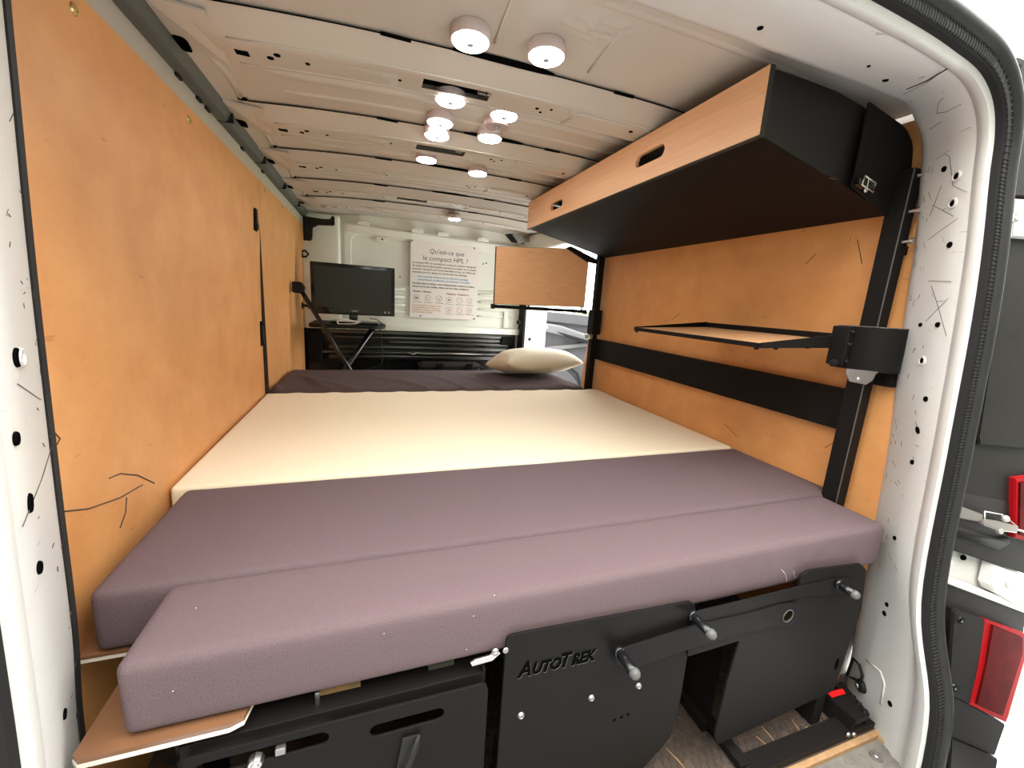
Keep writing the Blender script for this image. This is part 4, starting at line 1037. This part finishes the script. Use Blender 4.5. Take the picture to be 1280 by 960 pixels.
t = thing('toggle_latch', 'bright steel toggle latch on the locker end bracket', 'latch', (.66,.66,1.25))
q = PY((1082,230),.655); D_ = Vector((.35,-1,-.05))
bm = BM(); fp = [PY(p,.648) for p in ((1081.5,219.5),(1095,229),(1091.5,240),(1077.5,231),(1081.5,219.5))]; tube(bm, fp, .0016, 6); obj('wire_frame', bm, 'steel', t, smooth=True)
obj('cross_wire', tube(BM(), [PY((1086,222.5),.647),PY((1083.5,236),.647)], .0013, 6), 'steel', t)
obj('latch_body', plate([[(p.x,p.z) for p in [PY(k,.656) for k in ((1074,222),(1083,220),(1094,230),(1091,239),(1080,236),(1072,230))]]], .010, M_XZ(.659), .001), 'black_gloss', t)
obj('screw', lathe(BM(), [(0,.003),(.004,.002),(.005,0)], 10, axis_matrix(PY((1082,238),.652),(0,-1,0))), 'steel', t, smooth=40)
# swivel shelf
t = thing('swivel_shelf', 'small framed wooden shelf on a swivel arm at the rear post', 'shelf', (.60,.92,.89))
def shz(x): return .886+(x-.447)*.045
bm = BM(); v = []
for (x,y) in ((.450,.690),(.742,.690),(.742,1.155),(.450,1.155)):
    v.append((x,y,shz(x)))
a = [bm.verts.new(p) for p in v]; b = [bm.verts.new((p[0],p[1],p[2]-.008)) for p in v]
bm.faces.new(a); bm.faces.new(b[::-1])
for k in range(4): bm.faces.new((a[k],a[(k+1)%4],b[(k+1)%4],b[k]))
obj('shelf_board', bm, 'beech_flat', t)
def frame_bar(pts, h0, h1, w):
    (x0,y0),(x1,y1) = pts; bm = BM(); d = Vector((x1-x0,y1-y0,0)).normalized(); n = Vector((-d.y,d.x,0))*w/2
    z0, z1 = shz(x0), shz(x1); q = []
    for (x,y,z,hb,ht) in ((x0,y0,z0,h0[0],h1[0]),(x1,y1,z1,h0[1],h1[1])):
        P = Vector((x,y,z)); q.append([bm.verts.new(P+n*s+Vector((0,0,hh))) for s, hh in ((-1,hb),(1,hb),(1,ht),(-1,ht))])
    for k in range(4): bm.faces.new((q[0][k],q[0][(k+1)%4],q[1][(k+1)%4],q[1][k]))
    bm.faces.new(q[0][::-1]); bm.faces.new(q[1]); return bm
obj('frame_bar', frame_bar(((.447,.686),(.447,1.159)), (-.010,-.010), (.001,.001), .004), 'black_steel', t)
obj('frame_bar', frame_bar(((.745,.686),(.745,1.159)), (-.010,-.010), (.016,.016), .004), 'black_steel', t)
obj('frame_bar', frame_bar(((.447,1.159),(.745,1.159)), (-.010,-.010), (.002,.018), .004), 'black_steel', t)
obj('frame_bar', frame_bar(((.447,.686),(.745,.686)), (-.010,-.016), (.002,.020), .004), 'black_steel', t)
for x, y in ((.45,1.15),(.452,.70),(.50,.69),(.60,.69)): obj('foot', lathe(BM(), [(0,-.004),(.005,-.004),(.005,0)], 8, axis_matrix((x,y,shz(x)-.011),(0,0,1))), 'plastic_black', t)
# swivel bracket round the post
t = thing('swivel_bracket', 'black rounded swivel sleeve with steel tab on the rear post', 'bracket', (.75,.62,.84))
cx, cy = .755, .640
arc = [(cx+.055*math.cos(a)*.95, cy+.055*math.sin(a)) for a in [math.radians(d) for d in range(180,361,12)]]
arc = [(.694,.690)]+arc+[(.812,.690)]
inner_ = [(cx+.051*math.cos(a)*.95, cy+.051*math.sin(a)) for a in [math.radians(d) for d in range(360,179,-12)]]
inner_ = [(.808,.690)]+inner_+[(.698,.690)]
obj('sleeve', plate([arc+inner_], .102, M_XY(.887)), 'black_steel', t, smooth=30)
obj('top_cap', plate([arc], .002, M_XY(.9375)), 'steel_dull', t)
obj('side_ear', bxm(.676,.692,.652,.692,.842,.936,.004), 'black_steel', t)
for z in (.925,.895,.855): obj('bolt', lathe(BM(), [(0,.004),(.004,.004),(.005,0)], 10, axis_matrix((.682,.6515,z),(-.3,-1,0))), 'black_gloss', t, smooth=40)
obj('thumb_knob', lathe(BM(), [(0,.016),(.008,.014),(.009,.004),(.005,0)], 14, axis_matrix((.676,.668,.848),(-1,-.1,0))), 'plastic_black', t, smooth=40)
P_ = [PY(p,.600) for p in ((1060,461),(1100,465),(1095,468),(1091,476),(1083,481),(1063,477),(1059,468))]
st_ = obj('steel_tab', plate([[(p.x,p.z) for p in P_]], .003, M_XZ(.602), .0006), 'steel_dull', t)
obj('screw', lathe(BM(), [(0,.002),(.004,.002),(.005,0)], 10, axis_matrix(PY((1073,474),.600),(0,-1,0))), 'steel', st_, smooth=40)
obj('clamp_block', bxm(.778,.808,.60,.66,.80,.835,.002), 'black_steel', t)
obj('rear_bolt', lathe(BM(), [(0,.02),(.008,.018),(.009,0)], 12, axis_matrix((.806,.66,.94),(.2,-.5,.6))), 'black_gloss', t, smooth=40)
# hanging table leaf on the far post
t = thing('table_leaf', 'light wood table leaf hanging upright on the bed-head post', 'table', (.42,1.88,.93))
YL = 1.88
lf = [XZ(p,YL) for p in ((620.5,308.5),(709,311),(735,327),(729.5,384),(617.5,379.5))]
obj('leaf_board', plate([lf], .012, M_XZ(YL), .0008), 'beech', t)
c0 = Vector(lf[0]).lerp(Vector(lf[3]), .5)
obj('edge_band', plate([[tuple(c0+(Vector(p)-c0)*1.012) for p in lf]], .010, M_XZ(YL+.0015)), 'panel_edge', t)
A, B = PY((616,382.5),YL), PY((731,389.5),YL)
br = obj('lower_bar', tube(BM(), [A, B], .0085, 10), 'black_steel', t, smooth=40)
for P in (A, B): obj('end_cap', bxm(P.x-.008,P.x+.008,P.y-.012,P.y+.012,P.z-.012,P.z+.010,.003), 'plastic_black', br)
P_ = [PY(p,YL-.015) for p in ((708,310),(713,308),(747,325),(745,330),(734,327))]
obj('brace', plate([[(p.x,p.z) for p in P_]], .02, M_XZ(YL-.012), .002), 'black_steel', t)
for x in (A.x+.18, B.x-.02): obj('stay', tube(BM(), [(x,YL,A.z),(x,YL,A.z+.02)], .005, 8), 'black_steel', t)
# ================================================================ TV CORNER
YT = 2.75
t = thing('television', 'black flat-screen television on a small black stand', 'television', (-.48,YT,.78))
c = [PY(p,YT) for p in ((388,325),(492,331),(494,394.5),(392,392))]
x0, x1, z0, z1 = -.715, -.232, .805, 1.108
MTV = Matrix.Translation((-.475,YT,.95)) @ Matrix.Rotation(math.radians(3),4,'Z') @ Matrix.Translation((.475,-YT,-.95))
def tv(name, bm, m, par=t, smooth=False):
    bmesh.ops.transform(bm, matrix=MTV, verts=bm.verts[:]); return obj(name, bm, m, par, smooth=smooth)
bz = tv('bezel', bxm(x0,x1,YT,YT+.045,z0,z1,.006), 'black_gloss', smooth=40)
tv('screen', bxm(x0+.022,x1-.022,YT-.0015,YT+.004,z0+.044,z1-.022), 'screen', bz)
tv('lower_strip', bxm(x0+.10,x1-.09,YT-.001,YT+.004,z0+.012,z0+.034), 'screen', bz)
tv('badge', bxm(-.49,-.455,YT-.002,YT+.002,z0+.022,z0+.028), 'steel_dull', bz)
for k in range(2): tv('sticker', bxm(x1-.065+.025*k,x1-.055+.025*k,YT-.002,YT+.002,z0+.018,z0+.030), 'steel_dull', bz)
tv('back_cover', bxm(x0+.06,x1-.06,YT+.045,YT+.08,z0+.04,z1-.04,.015), 'plastic_black', smooth=40)
tv('neck', bxm(-.505,-.455,YT+.012,YT+.035,.755,z0+.01,.006), 'black_gloss', smooth=40)
obj('foot_plate', plate([rounded([(-.60,2.66),(-.33,2.66),(-.30,2.74),(-.33,2.83),(-.60,2.83),(-.62,2.74)],.04)], .012, M_XY(.762), .003), 'black_gloss', t, smooth=40)
t = thing('folding_table', 'black folding table with crossed tubular legs under the television', 'table', (-.48,2.76,0))
obj('table_top', plate([rounded([(-.72,2.60),(-.33,2.60),(-.29,2.68),(-.29,2.86),(-.33,2.94),(-.72,2.94)],.04)], .022, M_XY(.743), .004), 'plastic_black', t, smooth=40)
for dy in (2.66,2.90):
    obj('leg', tube(BM(), [(-.36,dy,.735),(-.64,dy,.30),(-.80+.02,dy,.02)], .011, 10), 'black_gloss', t, smooth=True)
obj('cross_tube', tube(BM(), [(-.36,2.64,.728),(-.36,2.92,.728)], .009, 8), 'black_gloss', t, smooth=True)
A = PY((374,359),2.58); B = PY((438,463),2.58); D_ = (B-A); 
t = thing('support_strut', 'shiny black tubular strut leaning from the left lining to the floor', 'strut', (B.x,2.58,.0))
F = A+D_*((.01-A.z)/D_.z)
obj('strut_tube', tube(BM(), [A, B, F], .0125, 12), 'black_gloss', t, smooth=True)
obj('wall_bracket', plate([rounded([(A.x-.035,A.z-.03),(A.x+.015,A.z-.035),(A.x+.03,A.z),(A.x+.01,A.z+.03),(A.x-.035,A.z+.03)],.012)], .05, M_XZ(2.59), .004), 'plastic_black', t, smooth=40)
obj('rubber_foot', lathe(BM(), [(0,-.002),(.017,-.002),(.015,.03),(.0125,.032)], 12, axis_matrix((F.x,F.y,.003),(0,0,1))), 'rubber', t, smooth=40)
t = thing('power_cable', 'thin black cable hanging from the table beside the television', 'cable', (-.30,2.7,.75))
cp = [PY(p,2.585) for p in ((462,398),(472,400),(475,405),(476,420),(478,445),(476,455),(468,459),(455,463))]
obj('cable_run', tube(BM(), densify(cp,3), .0028, 6), 'grey_door_dark', t, smooth=True)
t = thing('coiled_lead', 'pale coiled lead lying on the black table top', 'cable', (-.50,2.63,.76))
cl = [PY(p,2.625) for p in ((446,402),(424,401),(422,403),(425,405),(444,404.5),(447,402.5),(430,399),(412,397))]
obj('lead_loop', tube(BM(), densify(cl,3), .004, 6), 'white_cable', t, smooth=True)
obj('plug', bxm(cl[0].x-.01,cl[0].x+.02,2.615,2.635,cl[0].z-.006,cl[0].z+.006,.002), 'white_cable', t)
# ================================================================ POSTER
YP = YB-.034
t = thing('poster', 'white information poster about compact HPL pinned to the bulkhead', 'poster', (.13,YP,.78))
tl, tr_, br_, bl = [PY(p,YP) for p in ((513,299.4),(600,307.1),(594.6,398.7),(512.5,397.7))]
px0, px1, pz0, pz1 = (tl.x+bl.x)/2, (tr_.x+br_.x)/2, (bl.z+br_.z)/2, (tl.z+tr_.z)/2
sh = obj('sheet', bxm(px0,px1,YP-.001,YP+.001,pz0,pz1), 'paper', t)
PW, PH = px1-px0, pz1-pz0
def ptext(body, u, v, size, m, align='LEFT', shear=0, width=None, bold=0.0):
    me = text_mesh(body, size*PH, MT(px0+u*PW, pz1-v*PH, YP-.0012), align, shear, 1.0, .0001, bold*PH)
    if width:
        xs = [w.co.x for w in me.vertices]; w = max(xs)-min(xs); a = px0+u*PW
        for q in me.vertices: q.co.x = a+(q.co.x-a)*width*PW/w
    return me
def put(name, meshes, m): obj(name, merge(meshes), m, sh)
put('title', [ptext("Qu'est-ce que", .52, .155, .085, 'ink', 'CENTER', .15, .50), ptext("le compact HPL ?", .50, .245, .085, 'ink', 'CENTER', .15, .66)], 'ink')
put('paragraph', [ptext(s, .03, v, .033, 'ink', width=w, bold=.0006) for s, v, w in (
    ("Le compact HPL est constitué de couches de cellulose imprégnées",.295,.93),("de résine thermodurcissable soumises à la chaleur et à la haute",.335,.93),
    ("pression. Quoiqu'il soit lourd, insensible à l'eau, on l'utilise par",.375,.93),("exemple pour les cabines de douche dans les campings.",.415,.80))], 'ink')
put('blue_paragraph', [ptext(s, .10, v, .033, 'ink_blue', width=w, bold=.0008) for s, v, w in (("Avec sa grande résistance aux produits et au grattage,",.47,.75),("contrairement au bâtiment, est facilement nettoyable.",.51,.78))], 'ink_blue')
put('paragraph', [ptext(s, .03, v, .033, 'ink', width=w, bold=.0010) for s, v, w in (("Durable dans le temps, votre aménagement gardera sa valeur",.56,.92),("durant de longues années, même avec de rudes conditions !",.60,.84))], 'ink')
put('heading', [ptext("Hygiène - Hygienic", .04, .665, .033, 'ink', width=.26, bold=.001)], 'ink')
put('heading', [ptext("Résistance - Resistant to", .53, .675, .033, 'ink_red', width=.34, bold=.001)], 'ink_red')
put('orange_paragraph', [ptext(s, .03, v, .030, 'ink_orange', width=w, bold=.0006) for s, v, w in (("Un produit facile à nettoyer avec",.845,.42),("un simple chiffon doux et du savon,",.875,.40),("résiste à la chaleur, aux chocs",.905,.42),("et à l'humidité, durable.",.935,.30))], 'ink_orange')
ic = [(.09,.735),(.255,.735),(.42,.735),(.57,.745),(.73,.745),(.88,.745),(.57,.875),(.73,.875),(.88,.875)]
for k, (u, v) in enumerate(ic):
    X_, Z_ = px0+u*PW, pz1-v*PH; r = .042*PW
    pieces = [plate([circle2(X_,Z_,r,20), circle2(X_,Z_,r*.9,20)], .0006, M_XZ(YP-.0013))]
    glyphs = [[(-.4,-.4),(.4,-.4),(.4,.0),(.2,.3),(.1,0),(-.1,.0),(-.3,.4)], [(-.3,.4),(-.1,.4),(-.15,-.5),(-.25,-.5)], [(-.4,0),(-.1,-.3),(.4,-.3),(.3,-.1)], oval(0,0,.7,.6), [(-.3,.4),(-.2,.4),(.35,-.4),(.25,-.4)], [(-.25,-.3),(.25,-.3),(0,.2)], [(-.3,.4),(-.2,.4),(0,-.1),(.4,-.3),(.4,-.4),(-.2,-.3)], [(-.4,.1),(0,.3),(.2,.2),(0,.0)], [(-.4,-.2),(.3,-.2),(.4,.3),(0,.1)]]
    pieces.append(plate([[(X_+a*r, Z_+b*r) for a, b in glyphs[k]]], .0006, M_XZ(YP-.0013)))
    put('round_icon', pieces, 'ink' if k < 3 else 'ink_red')
put('captions', [ptext(s, u-.055, v, .022, 'ink', width=.12) for s, u, v in (("Facile",.09,.80),("Alimentaire",.255,.80),("Nettoyage",.42,.80),("Chocs",.57,.808),("Rayures",.73,.808),("Température",.88,.808),("Usure",.57,.938),("Produits",.73,.938),("Eau",.88,.938))], 'ink')
for u, v in ((.02,.02),(.925,.035),(.155,.975),(.965,.985)):
    obj('pin', lathe(BM(), [(0,.006),(.005,.005),(.007,.002),(.007,0)], 12, axis_matrix((px0+u*PW,YP-.0012,pz1-v*PH),(0,-1,0))), 'steel_dull', t, smooth=40)
# ================================================================ PUCK LIGHTS
PK = [((588,52),1,'lit round puck light beside the seam in the rear roof bay'),
      ((683,71),1,'lit round puck light beside the dent in the rear roof bay'),
      ((563,126),1,'lit round puck light just in front of the first long black slot'),
      ((550,154),1,'lit round puck light overlapping a paler one near the second rib'),
      ((546,170),1,'paler lit puck light partly covered by the one behind the second rib'),
      ((630,145),1,'lit round puck light behind the switched-off one'),
      ((621,158),0,'switched-off beige puck light between two lit ones'),
      ((612,173),1,'lit round puck light at the black gap of the second rib'),
      ((533,200),1,'lit round puck light just in front of the second long black slot'),
      ((597,217),1,'lit round puck light at the black gap of the third rib'),
      ((568,274),1,'small lit puck light near the bulkhead above the poster')]
proto = None
for p, on, lab in PK:
    zl = 1.43
    for _ in range(12):
        q = PZ(p, zl); d = 0
        for y0 in ribs_y:
            if y0-.02 < q.y < y0+.185: d = max(d, .036 if .04 < q.y-y0 < .155 else .012)
        zl = .5*zl+.5*(rz(q.x)-d-.022)
    q = PZ(p, zl)
    t = thing('puck_light', lab, 'light', q, 'puck lights stuck to the van roof')
    h = rz(q.x)-q.z
    if proto is None or not on:
        r = .0385; M0 = axis_matrix(q, (0,0,-1))
        b_ = obj('housing', lathe(BM(), [(0,-.023),(.036,-.023),(r,-.020),(r,-.002),(r*.98,.0006),(r*.92,.0006)], 32, M0), 'puck_body', t, smooth=40)
        d_ = obj('diffuser', lathe(BM(), [(r*.925,.0004),(r*.88,.003),(.028,.0038),(.009,.0020),(0,.0020)], 32, M0), 'puck_light' if on else 'puck_off', t, smooth=40)
        s_ = obj('sensor', lathe(BM(), [(.0088,.0015),(.0084,.005),(.005,.008),(0,.009)], 16, M0), 'puck_sensor', t, smooth=True)
        if on: proto = (b_, d_, s_)
    else:
        for o in proto: clone(o, t, (0,0,0))
